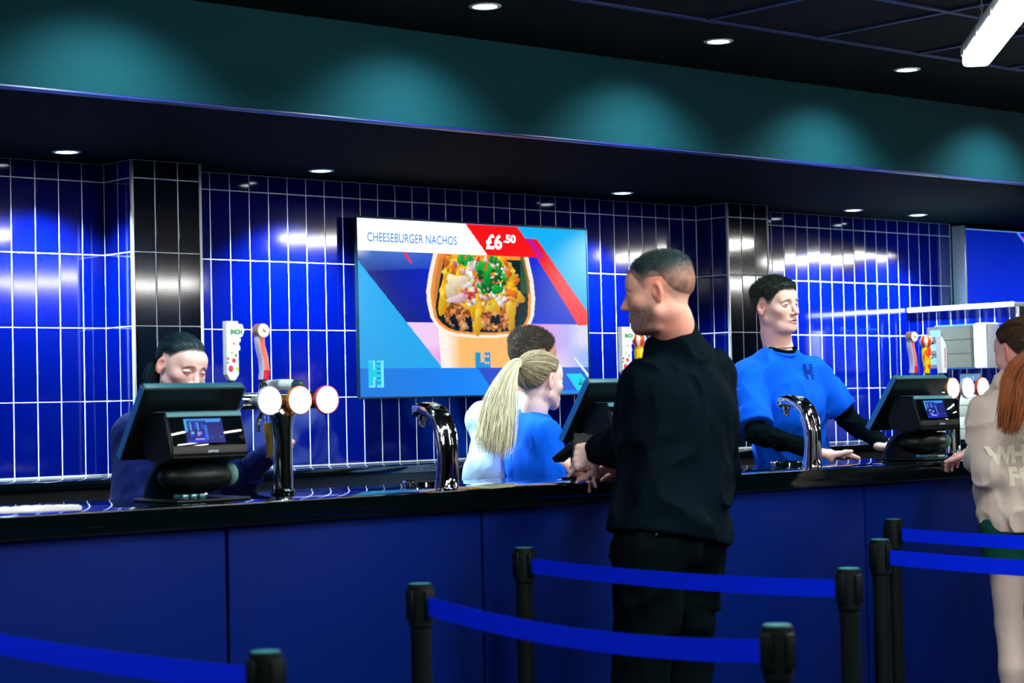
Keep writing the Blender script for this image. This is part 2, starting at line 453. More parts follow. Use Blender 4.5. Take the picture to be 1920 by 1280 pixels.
def screen_mesh(name, W, H, nx, ny, paint, es, parent, depth=0.0, M=None):
    u, v = np.meshgrid((np.arange(nx+1))/nx, (np.arange(ny+1))/ny)
    u = u.ravel().astype(np.float32); v = v.ravel().astype(np.float32)
    C = paint(u, v)
    co = np.stack([u*W, np.zeros_like(u), v*H], 1)
    i = np.arange(nx*ny); a = (i//nx)*(nx+1)+i % nx
    q = np.stack([a, a+1, a+nx+2, a+nx+1], 1)
    me = bpy.data.meshes.new(name); me.from_pydata(co.tolist(), [], q.tolist())
    at_ = me.color_attributes.new('paint', 'FLOAT_COLOR', 'POINT')
    at_.data.foreach_set('color', np.concatenate([C, np.ones((len(C), 1))], 1).astype(np.float32).ravel())
    if M is not None: me.transform(M)
    ma = attrmat('lit_screen', 0.22, emit=True, es=es)
    return link(name, me, ma, parent)

def paint_menu(u, v):
    C = np.zeros((len(u), 3), np.float32)
    def fill(m, c, a=1.0):
        a_ = (m*a).astype(np.float32)[:, None] if m.dtype != bool else (m.astype(np.float32)*a)[:, None]
        C[:] = C*(1-a_)+c*a_
    sm = lambda x, a, b: np.clip((x-a)/(b-a), 0, 1)
    C[:] = L3(28, 178, 255)*(1-v[:, None]*0.0)
    C[:] = C*(0.75+0.3*sm(u+v, 0, 1.2))[:, None]
    # photo area
    photo = inside(u, v, [(0.0, 0.82), (0.0, 0.765), (0.34, 0.16), (1.0, 0.16), (1.0, 0.82)])
    bgc = L3(0, 34, 190)[None]*(0.35+0.9*sm(u+0.5*v, 0.35, 0.75))[:, None]
    n = vnoise(u*5, v*5, u*0+2)
    C[:] = np.where(photo[:, None], bgc*(0.8+0.4*n[:, None]), C)
    fill(photo & (v > 0.70+0.1*u), L3(90, 150, 230), 0.55*sm(v, 0.68, 0.82)*(1-sm(u, 0.2, 0.5)))
    fill(inside(u, v, [(0.185, 0.815), (0.197, 0.815), (0.225, 0.755), (0.213, 0.757)]), L3(240, 40, 90))
    # table top, pink to pale blue
    table = photo & (v < 0.42)
    tc = L3(235, 150, 235)[None]*(1-sm(u, 0.75, 1.0))[:, None]+L3(150, 190, 250)[None]*sm(u, 0.75, 1.0)[:, None]
    pale = sm(vnoise(u*7, v*9, u*0+5), 0.35, 0.8)[:, None]
    C[:] = np.where(table[:, None], tc*(1-pale*0.6)+L3(250, 235, 250)*pale*0.6, C)
    # red band right with blue beyond
    fill(inside(u, v, [(0.715, 0.932), (0.769, 0.931), (1.0, 0.50), (1.0, 0.415), (0.955, 0.414), (0.775, 0.80)]), L3(250, 10, 20))
    fill(inside(u, v, [(0.715, 0.932), (0.745, 0.931), (0.80, 0.83), (0.775, 0.80)]), L3(140, 20, 190), 0.6)
    fill(inside(u, v, [(0.769, 0.931), (1.0, 0.50), (1.0, 1.0), (0.68, 1.0), (0.70, 0.955)]), L3(10, 178, 250))
    # cup body
    rim = lambda g: inside(u, v, [(0.325-g, 0.83), (0.302-g, 0.70), (0.290-g, 0.60), (0.293-g, 0.53), (0.305-g*.9, 0.45), (0.325-g*.8, 0.405-g*.6), (0.36-g*.5, 0.370-g), (0.40, 0.355-g), (0.48, 0.345-g), (0.56, 0.345-g),
                  (0.64, 0.355-g), (0.69+g*.5, 0.375-g), (0.72+g*.8, 0.41-g*.6), (0.738+g*.9, 0.47), (0.744+g, 0.57), (0.738+g, 0.68), (0.715+g, 0.83)])
    body = inside(u, v, [(0.325, 0.42), (0.335, 0.16), (0.655, 0.16), (0.71, 0.42)]) & (v > 0.16)
    kc = L3(255, 190, 110)[None]*(1-sm(u, 0.42, 0.36)[:, None])+L3(255, 246, 235)[None]*sm(u, 0.42, 0.36)[:, None]
    kc = kc*(0.95+0.1*vnoise(u*60, v*60, u*0)[:, None])
    C[:] = np.where(body[:, None], kc, C)
    fill(rim(0.012) & (v < 0.82), L3(255, 240, 225))
    inn = rim(-0.006) & (v < 0.82)
    fill(inn, L3(245, 150, 60))
    shadow = rim(-0.020) & (v < 0.80)
    C[:] = np.where(shadow[:, None], L3(8, 30, 40)*(0.6+vnoise(u*20, v*20, u*0)[:, None]), C)
    fill(rim(-0.02) & inside(u, v, [(0.29, 0.82), (0.36, 0.82), (0.33, 0.62), (0.315, 0.5), (0.29, 0.5)]), L3(230, 140, 70), 0.8)
    fill(rim(-0.01) & (u > 0.69) & (v > 0.6), L3(40, 90, 50), 0.8)
    # the food heap
    r2 = np.random.default_rng(11)
    heap = inside(u, v, [(0.36, 0.80), (0.345, 0.70), (0.34, 0.60), (0.335, 0.50), (0.345, 0.42), (0.40, 0.385), (0.47, 0.372), (0.60, 0.375), (0.66, 0.40), (0.675, 0.47), (0.70, 0.58), (0.685, 0.68), (0.655, 0.76), (0.64, 0.82), (0.42, 0.82)])
    food = np.zeros(len(u), bool)
    def blob(cx, cy, rx, ry, c, jag=0.5, a=1.0):
        k = (np.abs(u-cx) < rx*2) & (np.abs(v-cy) < ry*2)
        idx = np.nonzero(k)[0]
        if not len(idx): return
        du, dv = (u[idx]-cx)/rx, (v[idx]-cy)/ry
        th = np.arctan2(dv, du); ph = r2.random(3)*6.28
        rr = 1+jag*0.35*(np.sin(2*th+ph[0])+0.6*np.sin(3*th+ph[1])+0.5*np.sin(5*th+ph[2]))
        m_ = du*du+dv*dv < rr*rr
        ii = idx[m_]
        sh = 0.8+0.45*np.clip(-du[m_]*0.4+dv[m_]*0.6, -0.6, 0.8)
        C[ii] = C[ii]*(1-a)+(c[None]*sh[:, None])*a
        food[ii] = True
    def scatter(n, x0, x1, y0, y1, cs, s0, s1, jag=0.8, dens=None):
        for _ in range(n):
            cx, cy = r2.uniform(x0, x1), r2.uniform(y0, y1)
            if not inside(np.array([cx]), np.array([cy]), HP)[0]: continue
            s = r2.uniform(s0, s1); c = cs[r2.integers(len(cs))]
            blob(cx, cy, s, s*1.55*r2.uniform(0.7, 1.4), c, jag)
    HP = [(0.37, 0.81), (0.352, 0.70), (0.345, 0.60), (0.345, 0.50), (0.37, 0.42), (0.43, 0.395), (0.60, 0.395), (0.645, 0.42), (0.66, 0.50), (0.685, 0.58), (0.67, 0.68), (0.64, 0.76), (0.63, 0.81)]
    brown = [L3(190, 110, 50), L3(225, 150, 85), L3(150, 75, 30), L3(240, 180, 120)]
    scatter(900, 0.34, 0.69, 0.38, 0.62, brown, 0.006, 0.013)
    for cx, cy, rx, ry in ((0.35, 0.56, 0.02, 0.10), (0.40, 0.72, 0.05, 0.10), (0.49, 0.53, 0.055, 0.09), (0.56, 0.50, 0.04, 0.07), (0.50, 0.44, 0.018, 0.10), (0.645, 0.50, 0.026, 0.13), (0.67, 0.58, 0.03, 0.05), (0.62, 0.64, 0.03, 0.07), (0.45, 0.66, 0.05, 0.08)):
        blob(cx, cy, rx, ry, L3(252, 190, 25), 0.5)
        blob(cx-rx*.2, cy+ry*.3, rx*.5, ry*.4, L3(255, 225, 90), 0.5, 0.8)
    for cx, cy, rx, ry in ((0.43, 0.40, 0.03, 0.045), (0.545, 0.42, 0.03, 0.05), (0.60, 0.41, 0.03, 0.05)):
        scatter(60, cx-rx, cx+rx, cy-ry*.3, cy+ry*1.2, brown, 0.006, 0.011)
    for cx, cy in ((0.46, 0.42), (0.575, 0.44), (0.395, 0.43)):
        blob(cx, cy, 0.016, 0.035, L3(5, 25, 45), 0.9)
    scatter(210, 0.36, 0.67, 0.56, 0.81, [L3(250, 175, 40), L3(240, 120, 30), L3(255, 215, 60), L3(250, 195, 20)], 0.008, 0.018)
    scatter(46, 0.40, 0.64, 0.54, 0.80, [L3(215, 110, 150), L3(240, 190, 210), L3(225, 50, 60)], 0.006, 0.014)
    scatter(50, 0.44, 0.62, 0.52, 0.81, [L3(255, 250, 245), L3(240, 240, 230)], 0.006, 0.013)
    scatter(40, 0.50, 0.62, 0.60, 0.80, [L3(10, 150, 50), L3(30, 190, 70), L3(5, 100, 40)], 0.006, 0.015)
    scatter(14, 0.42, 0.48, 0.77, 0.81, [L3(10, 150, 50), L3(30, 190, 70)], 0.006, 0.012)
    blob(0.585, 0.62, 0.030, 0.022, L3(15, 170, 60), 0.5)
    blob(0.545, 0.66, 0.020, 0.03, L3(10, 140, 50), 0.5)
    blob(0.40, 0.64, 0.05, 0.055, L3(255, 245, 220), 0.9, 0.75)
    blob(0.41, 0.56, 0.03, 0.03, L3(245, 215, 235), 0.9, 0.8)
    # logo on the cup
    def logo(x0, y0, wd, h, c, hole, dotw, clip=0.0):
        for a, b_, c_, d_ in ((0, 0, .34, 1), (.62, 0, 1, 1), (.34, .36, .62, .64)):
            m_ = (u > x0+a*wd) & (u < x0+c_*wd) & (v > y0+b_*h) & (v < y0+d_*h) & (v > clip)
            fill(m_, c)
        for k in range(4):
            for q in (0.70, 0.86):
                m_ = (np.abs(u-(x0+q*wd)) < dotw*wd) & (np.abs(v-(y0+h*(0.14+0.24*k))) < 0.05*h) & (v > clip)
                fill(m_, hole)
    logo(0.482, 0.085, 0.066, 0.165, L3(20, 150, 220), L3(255, 210, 140), 0.045, 0.16)
    # lower blue area
    low = v < 0.16
    C[:] = np.where(low[:, None], L3(12, 120, 225)*(1+0.3*sm(u, 0.1, 0.5))[:, None], C)
    fill(inside(u, v, [(0.49, 0.16), (0.558, 0.02), (0.86, 0.02), (0.80, 0.16)]) & low, L3(40, 80, 205))
    fill(inside(u, v, [(0.80, 0.16), (0.86, 0.02), (1.0, 0.02), (1.0, 0.16)]) & low, L3(30, 95, 215))
    fill(inside(u, v, [(0.892, 0.121), (0.964, 0.118), (1.0, 0.06), (1.0, 0.02), (0.943, 0.017)]), L3(0, 215, 240))
    fill(inside(u, v, [(0.93, 0.218), (0.938, 0.218), (1.0, 0.115), (1.0, 0.10), (0.995, 0.10)]), L3(235, 250, 255))
    fill(inside(u, v, [(0.952, 0.062), (0.962, 0.092), (0.974, 0.062)]) & ~inside(u, v, [(0.956, 0.066), (0.962, 0.086), (0.970, 0.066)]), L3(10, 60, 120))
    fill((np.abs(v-0.056) < 0.003) & (np.abs(u-0.963) < 0.012), L3(10, 60, 120))
    # outlined logo bottom left
    x0, y0, wd, h = 0.035, 0.062, 0.052, 0.138
    for e, c in ((0.004, L3(120, 230, 255)), (0.0, L3(5, 150, 215))):
        for a, b_, c_, d_ in ((0, 0, .36, 1), (.60, 0, 1, 1), (.34, .34, .62, .66)):
            o_ = 0.006 if e else 0.0
            fill((u > x0+a*wd-e+o_) & (u < x0+c_*wd+e+o_) & (v > y0+b_*h-e*1.7-o_*.8) & (v < y0+d_*h+e*1.7-o_*.8), c)
    for a, b_, c_, d_ in ((0, 0, .36, 1), (.60, 0, 1, 1), (.34, .34, .62, .66)):
        fill((u > x0+a*wd) & (u < x0+c_*wd) & (v > y0+b_*h) & (v < y0+d_*h), L3(0, 205, 235))
    for k in range(5):
        fill((np.abs(u-(x0+.72*wd)) < .07*wd) & (np.abs(v-(y0+h*(0.12+0.19*k))) < 0.035*h), L3(5, 120, 190))
        fill((np.abs(u-(x0+.88*wd)) < .05*wd) & (np.abs(v-(y0+h*(0.12+0.19*k))) < 0.035*h), L3(5, 120, 190))
    # header
    fill(inside(u, v, [(0.0, 0.819), (0.0, 1.0), (0.45, 1.0), (0.546, 0.818)]), L3(255, 255, 255)*1.6)
    fill(inside(u, v, [(0.45, 1.0), (0.68, 1.0), (0.775, 0.818), (0.546, 0.818)]), L3(252, 8, 18))
    lam = (v > 0.76) & (v < 0.8195) & (u < 0.06)
    fill(lam, L3(240, 250, 255), 0.6*sm(v, 0.77, 0.82)*(1-sm(u, 0, 0.06)))
    return C

def tv(name, label, x0, x1, z0, z1, yf, paint, nx, ny, es, group=None):
    t = thing(name, label, 'screen', (x0, yf, z0))
    W, H = x1-x0, z1-z0
    b = B(); b.box(0.04, W-0.04, 0.012, 7.24-yf, 0.06, H-0.06, bev=0.004); b.obj('casing', blackplastic, t)
    g = 0.010
    b = B()
    b.box(-g, W+g, 0.0, 0.014, -g, 0.0, bev=0.002); b.box(-g, W+g, 0.0, 0.014, H, H+g, bev=0.002)
    b.box(-g, 0, 0.0, 0.014, 0, H, bev=0.002); b.box(W, W+g, 0.0, 0.014, 0, H, bev=0.002)
    b.box(-0.002, W+0.002, 0.006, 0.013, -0.002, H+0.002)
    b.obj('bezel', mat('dark_screen_bezel', lin(5, 24, 40), 0.3), t)
    screen_mesh('display', W, H, nx, ny, paint, es, t, M=Matrix.Translation((0, 0.0045, 0)))
    return t
T = tv('menu_screen', 'wall screen showing cheeseburger nachos for £6.50 above the back counter', 5.308, 6.716, 1.448, 2.256, 7.175, paint_menu, 470, 280, 1.0)
RX = Matrix.Rotation(R(90), 4, 'X')
W_, H_ = 1.408, 0.808
thin = mat('screen_lettering_blue', lin(45, 125, 190), 0.5, emit=lin(45, 125, 190), es=1.0)
bigw = mat('screen_lettering_white', (1, 1, 1, 1), 0.5, emit=(1, 1, 1, 1), es=1.3)
def fit_text(s, u0, u1, v0, v1, ma, bold=0.0, name='lettering', parent=None, W=W_, H=H_):
    me = text_mesh(s, 1.0, bold)
    xs = [v.co.x for v in me.vertices]; ys = [v.co.y for v in me.vertices]
    sx = (u1-u0)*W/(max(xs)-min(xs)); sy = (v1-v0)*H/(max(ys)-min(ys))
    for v in me.vertices:
        v.co = Vector((u0*W+(v.co.x-min(xs))*sx, 0.0025, v0*H+(v.co.y-min(ys))*sy))
    return link(name, me, ma, parent)
fit_text('CHEESEBURGER NACHOS', 0.040, 0.412, 0.870, 0.922, thin, 0.013, parent=T)
fit_text('£6', 0.538, 0.610, 0.855, 0.947, bigw, 0.035, parent=T)
fit_text('.50', 0.616, 0.672, 0.898, 0.948, bigw, 0.04, parent=T)

def paint_blue(u, v):
    C = np.zeros((len(u), 3), np.float32)
    C[:] = L3(0, 40, 205)*(0.55+0.9*(1-v))[:, None]
    def fill(m, c): C[m] = c
    fill(v > 0.988, L3(120, 190, 255))
    fill(v < 0.006, L3(150, 210, 255))
    fill(inside(u, v, [(0.462, 1.0), (0.476, 1.0), (0.66, 0.63), (0.646, 0.63)]), L3(120, 190, 255))
    fill(inside(u, v, [(0.476, 1.0), (1, 1), (1, 0.2), (0.86, 0.2), (0.66, 0.63)]), L3(10, 20, 230))
    m = inside(u, v, [(0.50, 0.93), (0.60, 0.93), (0.80, 0.5), (0.70, 0.5), (0.66, 0.6)])
    C[m] = L3(235, 10, 215)
    return C
def blue_screen():
    t = tv('menu_screen', 'second wall screen, plain blue with a magenta corner, cut by the right edge', 9.80, 11.00, 1.925, 2.395, 7.175, paint_blue, 150, 70, 1.0)
    return t
blue_screen()
b = B(); b.box(9.783, 9.7985, 7.15, 7.24, 1.925, 2.41, bev=0.002)
tag(b.obj('trim_screen_edge', alu), kind='structure')

# ------------------------------------------------------------------ tiled stub wall with a light strip on top
XS = 9.36; YE = 6.50; ZTOP = 1.885
so = tilewall('wall_stub', [YE+0.008]+[YW-0.1*k for k in range(7, -1, -1)], [0.85, 1.15, 1.45, 1.75, ZTOP], XS, blue_tile, 'x', 1)
tag(so, kind='structure')
b = B(); b.box(XS+0.0005, XS+0.09, YE, YW, 0, ZTOP); tag(b.obj('wall_stub_core', hall_m), kind='structure')
b = B(); b.box(XS-0.006, XS+0.012, YE-0.006, YE+0.006, 0.9, ZTOP, bev=0.001); b.box(XS+0.08, XS+0.095, YE-0.006, YE+0.006, 0.9, ZTOP, bev=0.001)
tag(b.obj('trim_stub', alu), kind='structure')
t = thing('light_strip', 'white glowing light strip capping the short tiled side wall', 'light strip', (XS+0.03, 6.87, ZTOP))
b = B(); b.box(-0.05, 0.05, -0.365, 0.372, 0.0005, 0.024, bev=0.003)
b.obj('channel', mat('white_strip_channel', lin(220, 235, 245), 0.4), t)
b = B(); b.box(-0.058, -0.0505, -0.363, 0.37, 0.002, 0.026, bev=0.002)
b.obj('diffuser', mat('light_strip_glow', (1, 1, 1, 1), 0.4, emit=(0.8, 0.93, 1, 1), es=9), t)
# shelf beyond the stub wall, partly behind the hooded customer
b = B(); b.box(9.46, 10.9, 6.85, 7.20, 1.865, 1.885, bev=0.003)
tag(b.obj('wall_shelf', mat('pale_shelf_edge', lin(150, 200, 235), 0.4)), 'pale shelf running right from the short tiled wall under the blue screen', 'shelf')

# clear holder with three cartons, fixed to the stub wall
t = thing('carton_holder', 'clear plastic holder with a white end fixed to the short tiled wall', 'holder', (XS-0.075, 6.87, 1.55))
clear = mat('clear_acrylic', (1, 1, 1, 1), 0.02, trans=1.0, ior=1.06, bump=(20, 0.02, 0.001))
b = B()
b.box(-0.062, -0.058, -0.26, 0.165, 0.0, 0.24); b.box(-0.062, 0.06, 0.163, 0.167, 0.0, 0.24); b.box(-0.062, 0.06, -0.26, 0.165, 0.24, 0.244)
b.obj('cover', clear, t)
b = B(); b.box(-0.066, 0.066, -0.262, -0.17, -0.004, 0.248, bev=0.014, seg=3); b.obj('end_piece', mat('white_gloss_plastic', lin(250, 252, 255), 0.25), t)
b = B(); b.box(0.055, 0.066, -0.18, 0.17, -0.004, 0.25, bev=0.003); b.obj('back_plate', mat('pale_blue_plastic', lin(60, 130, 225), 0.3), t)
card = mat('grey_card', lin(132, 130, 121), 0.8, bump=(150, 0.2, 0.001), var=(8, lin(120, 118, 110)))
labm = mat('pale_blue_label', lin(165, 215, 240), 0.6)
for k, l in enumerate(('bottom', 'middle', 'top')):
    c = thing('carton', 'flat grey carton with a pale label in the clear holder, %s of three' % l, 'box', (XS-0.075, 6.90, 1.553+0.079*k), 0, 'cartons in the clear holder')
    b = B(); b.box(-0.055, 0.052, -0.175, 0.125, 0, 0.0765, bev=0.0025)
    b.box(-0.0556, -0.0545, 0.000, 0.004, 0.004, 0.072); b.obj('box', card, c)
    b = B(); b.box(-0.0562, -0.0552, 0.03, 0.10, 0.022, 0.058); o = b.obj('label', labm, c)
    b = B()
    for q in range(4): b.box(-0.0566, -0.0561, 0.038, 0.092, 0.028+q*0.0075, 0.030+q*0.0075)
    b.obj('print', mat('label_print_blue', lin(70, 120, 180), 0.6), o)
# socket on the stub wall
t = thing('power_socket', 'silver double socket low on the short tiled wall under the clear holder', 'socket', (XS-0.003, 6.82, 1.475))
b = B(); b.box(-0.009, 0, -0.073, 0.073, -0.043, 0.043, bev=0.003); b.obj('plate', mat('satin_steel_plate', lin(150, 190, 225), 0.4, metal=0.3), t)
for s_ in (-1, 1):
    b = B(); b.box(-0.012, -0.0085, s_*0.02-0.006, s_*0.02+0.006, 0.012, 0.028, bev=0.001); b.obj('switch', mat('white_switch', lin(230, 240, 245), 0.4), t)
    b = B()
    for (dy, dz, w_, h_) in ((0, -0.004, .004, .008), (-.011, -.02, .006, .004), (.011, -.02, .006, .004)):
        b.box(-0.0098, -0.0088, s_*0.04+dy-w_/2, s_*0.04+dy+w_/2, dz-h_/2, dz+h_/2)
    b.obj('pin_holes', blackplastic, t)

# two cartons stacked on the back counter under the holder
for k in range(2):
    c = thing('carton', 'grey card box on the back counter behind the right beer taps, %s of the two' % ('lower', 'upper')[k], 'box', (9.22, 6.80, 1.149+0.13*k), 0, 'card boxes on the back counter')
    b = B(); b.box(-0.10, 0.09, -0.19, 0.19, 0, 0.128, bev=0.003); b.obj('box', card, c)
    b = B(); b.box(-0.101, 0.091, -0.191, 0.191, 0.060, 0.0635); b.obj('lid_seam', mat('dark_seam', lin(60, 66, 66), 0.8), c)

# ------------------------------------------------------------------ beer towers with badges and handles
def handle_tall(t, x, y, z):
    """white arrow shaped handle with fruit and green letters"""
    h = B(); M = frame((1, 0, 0), (0, 0, 1), (0, -1, 0), (x, y+0.011, z))
    h.prism([(-0.010, 0), (0.010, 0), (0.022, 0.018), (0.022, 0.094), (0.029, 0.095), (0.029, 0.108), (0.025, 0.109), (0.025, 0.121), (0.031, 0.122), (0.031, 0.133), (0.026, 0.135),
             (0.038, 0.139), (0.046, 0.158), (0.038, 0.178), (0.022, 0.180), (0.022, 0.188), (-0.022, 0.188), (-0.022, 0.018)], M, 0.022)
    o = h.obj('tap_handle', mat('white_handle_enamel', lin(238, 245, 238), 0.3), t, smooth=False)
    M2 = frame((1, 0, 0), (0, 0, 1), (0, -1, 0), (x, y-0.0118, z))
    text('lettering', 'INCH', M2 @ Matrix.Translation((-0.008, 0.147, 0)), mat('green_print', lin(40, 150, 90), 0.5), o, size=0.020, bold=0.001, xs=0.9)
    text('lettering', '90', M2 @ Matrix.Translation((0.000, 0.112, 0)), mat('orange_print', lin(240, 130, 90), 0.5), o, size=0.010, bold=0.0005)
    for (a, c, r, cc, q) in ((-0.008, 0.036, 0.0095, (225, 40, 90), 0), (0.016, 0.034, 0.008, (190, 220, 30), 1), (0.004, 0.062, 0.007, (230, 50, 60), 0), (-0.018, 0.068, 0.0045, (200, 50, 110), 0), (0.012, 0.078, 0.004, (40, 130, 60), 1), (-0.019, 0.055, 0.004, (20, 120, 110), 1), (-0.003, 0.086, 0.004, (150, 200, 100), 1)):
        if abs(a)+r > 0.0222: r = 0.0222-abs(a)
        d = B(); d.sph((x+a, y-0.0112, z+c), r, 14, sc=(1, 0.12, 1.15)); d.obj('fruit', mat('fruit_print_%d_%d_%d' % cc, lin(*cc), 0.4), o)
    c = B(); c.lathe([(0.0, -0.03), (0.011, -0.03), (0.014, -0.018), (0.010, -0.010), (0.013, -0.002), (0.008, 0.002), (0, 0.002)], 20, Matrix.Translation((x, y, z))); c.obj('ferrule', chrome, t)

def handle_hook(t, x, y, z):
    """curved red and white handle with a round badge facing the bar"""
    pts = [(x+0.008, y, z), (x+0.012, y, z+0.03), (x+0.008, y, z+0.07), (x-0.004, y, z+0.11), (x-0.006, y, z+0.145), (x-0.004, y, z+0.16)]
    b = B(); b.tube(pts, [1, 1, 1, 1, 1.05, 0.8], 20, flat=(0.013, 0.016, (1, 0, 0)))
    o = b.obj('tap_handle', mat('pale_handle_side', lin(205, 195, 235), 0.35), t)
    pts2 = [(p[0], p[1]-0.0135, p[2]) for p in pts[:5]]
    b = B(); b.tube(pts2, [0.9]*5, 16, flat=(0.010, 0.004, (1, 0, 0))); b.obj('front_stripe', mat('red_handle_stripe', lin(235, 70, 60), 0.3, var=(14, lin(250, 150, 110))), o)
    b = B(); b.tube([(p[0], p[1]-0.001, p[2]) for p in pts2[:2]], 1.0, 12, flat=(0.0104, 0.0044, (1, 0, 0))); b.obj('front_foot', mat('red_handle_foot', lin(220, 10, 40), 0.3), o)
    b = B(); b.cyl((x-0.002, y+0.012, z+0.158), (x-0.002, y-0.020, z+0.158), 0.0235, n=36); b.obj('badge_rim', mat('brass_pink_rim', lin(205, 150, 140), 0.3, metal=0.5), o)
    b = B(); b.cyl((x-0.002, y-0.0195, z+0.158), (x-0.002, y-0.022, z+0.158), 0.0215, n=36); bb = b.obj('badge_face', mat('cream_badge', lin(240, 232, 215), 0.4), o)
    b = B(); b.sph((x+0.001, y-0.0222, z+0.156), 0.005, 10, sc=(1.3, 0.1, 0.5)); b.sph((x-0.003, y-0.0222, z+0.160), 0.004, 10, sc=(0.6, 0.1, 1.2)); b.obj('badge_mark', mat('olive_mark', lin(110, 110, 30), 0.5), bb)
    c = B(); c.lathe([(0.0, -0.03), (0.011, -0.03), (0.014, -0.018), (0.010, -0.010), (0.013, -0.002), (0.008, 0.002), (0, 0.002)], 20, Matrix.Translation((x+0.006, y, z))); c.obj('ferrule', chrome, t)

def handle_ball(t, x, y, z):
    """yellow and orange tapering handle under an orange and white striped ball"""
    b = B(); b.lathe([(0, 0), (0.013, 0.0), (0.017, 0.03), (0.021, 0.075), (0.022, 0.10), (0.018, 0.112), (0, 0.115)], 28, Matrix.Translation((x, y, z)))
    o = b.obj('tap_handle', mat('yellow_orange_enamel', lin(250, 215, 10), 0.3, var=(30, lin(250, 60, 10))), t)
    nt = o.data.materials[0].node_tree
    if not nt.nodes.get('Color Ramp'):
        n = [q for q in nt.nodes if q.bl_idname == 'ShaderNodeTexNoise'][0]; mx = [q for q in nt.nodes if q.bl_idname == 'ShaderNodeMix'][0]
        cr = nt.nodes.new('ShaderNodeValToRGB'); cr.color_ramp.elements[0].position = 0.5; cr.color_ramp.elements[1].position = 0.56
        nt.links.new(n.outputs['Fac'], cr.inputs['Fac']); nt.links.new(cr.outputs['Color'], mx.inputs[0])
    r = 0.029; bm = B(); n = 48
    bm.sph((0, 0, 0), r, n)
    for f in bm.bm.faces:
        c = f.calc_center_median(); f.material_index = int(math.floor((math.atan2(c.y, c.x)+math.pi+0.3)/(2*math.pi)*10)) % 2
        f.smooth = True
    for v in bm.bm.verts: v.co += Vector((x, y, z+0.138))
    s_ = bm.obj('striped_ball', [mat('orange_stripe', lin(245, 75, 20), 0.25), mat('white_stripe', lin(245, 245, 240), 0.25)], o)
    b = B(); b.sph((x+0.010, y-0.026, z+0.132), 0.0085, 14, sc=(1, 0.4, 1)); b.obj('black_spot', mat('black_spot', lin(10, 15, 20), 0.3), s_)
    b = B(); b.sph((x+0.006, y-0.017, z+0.068), 0.0105, 16, sc=(1, 0.7, 1)); q = b.obj('cream_knob', mat('cream_knob', lin(245, 235, 190), 0.3), o)
    b = B(); b.sph((x+0.007, y-0.0245, z+0.066), 0.0038, 10, sc=(1, 0.5, 1)); b.obj('dark_dot', mat('dark_red_dot', lin(50, 20, 20), 0.3), q)
    c = B(); c.lathe([(0.0, -0.03), (0.011, -0.03), (0.014, -0.018), (0.010, -0.010), (0.013, -0.002), (0.008, 0.002), (0, 0.002)], 20, Matrix.Translation((x, y, z))); c.obj('ferrule', chrome, t)

def handle_white(t, x, y, z):
    M = frame((1, 0, 0), (0, 0, 1), (0, -1, 0), (x, y+0.014, z))
    b = B(); b.prism([(-0.013, 0), (0.017, 0), (0.0185, 0.05), (0.019, 0.11), (0.015, 0.125), (0.003, 0.145), (-0.010, 0.158), (-0.020, 0.160), (-0.018, 0.10), (-0.015, 0.04)], M, 0.028)
    o = b.obj('tap_handle', mat('white_handle_gloss', lin(235, 240, 245), 0.25), t, smooth=False)
    M2 = frame((0, 0, 1), (-1, 0, 0), (0, -1, 0), (x+0.012, y-0.0148, z+0.022))
    text('lettering', 'Cruzcampo', M2, mat('red_script_print', lin(215, 60, 80), 0.5), o, size=0.019, bold=0.0004)
    c = B(); c.lathe([(0.0, -0.03), (0.011, -0.03), (0.014, -0.018), (0.010, -0.010), (0.013, -0.002), (0.008, 0.002), (0, 0.002)], 20, Matrix.Translation((x, y, z))); c.obj('ferrule', chrome, t)

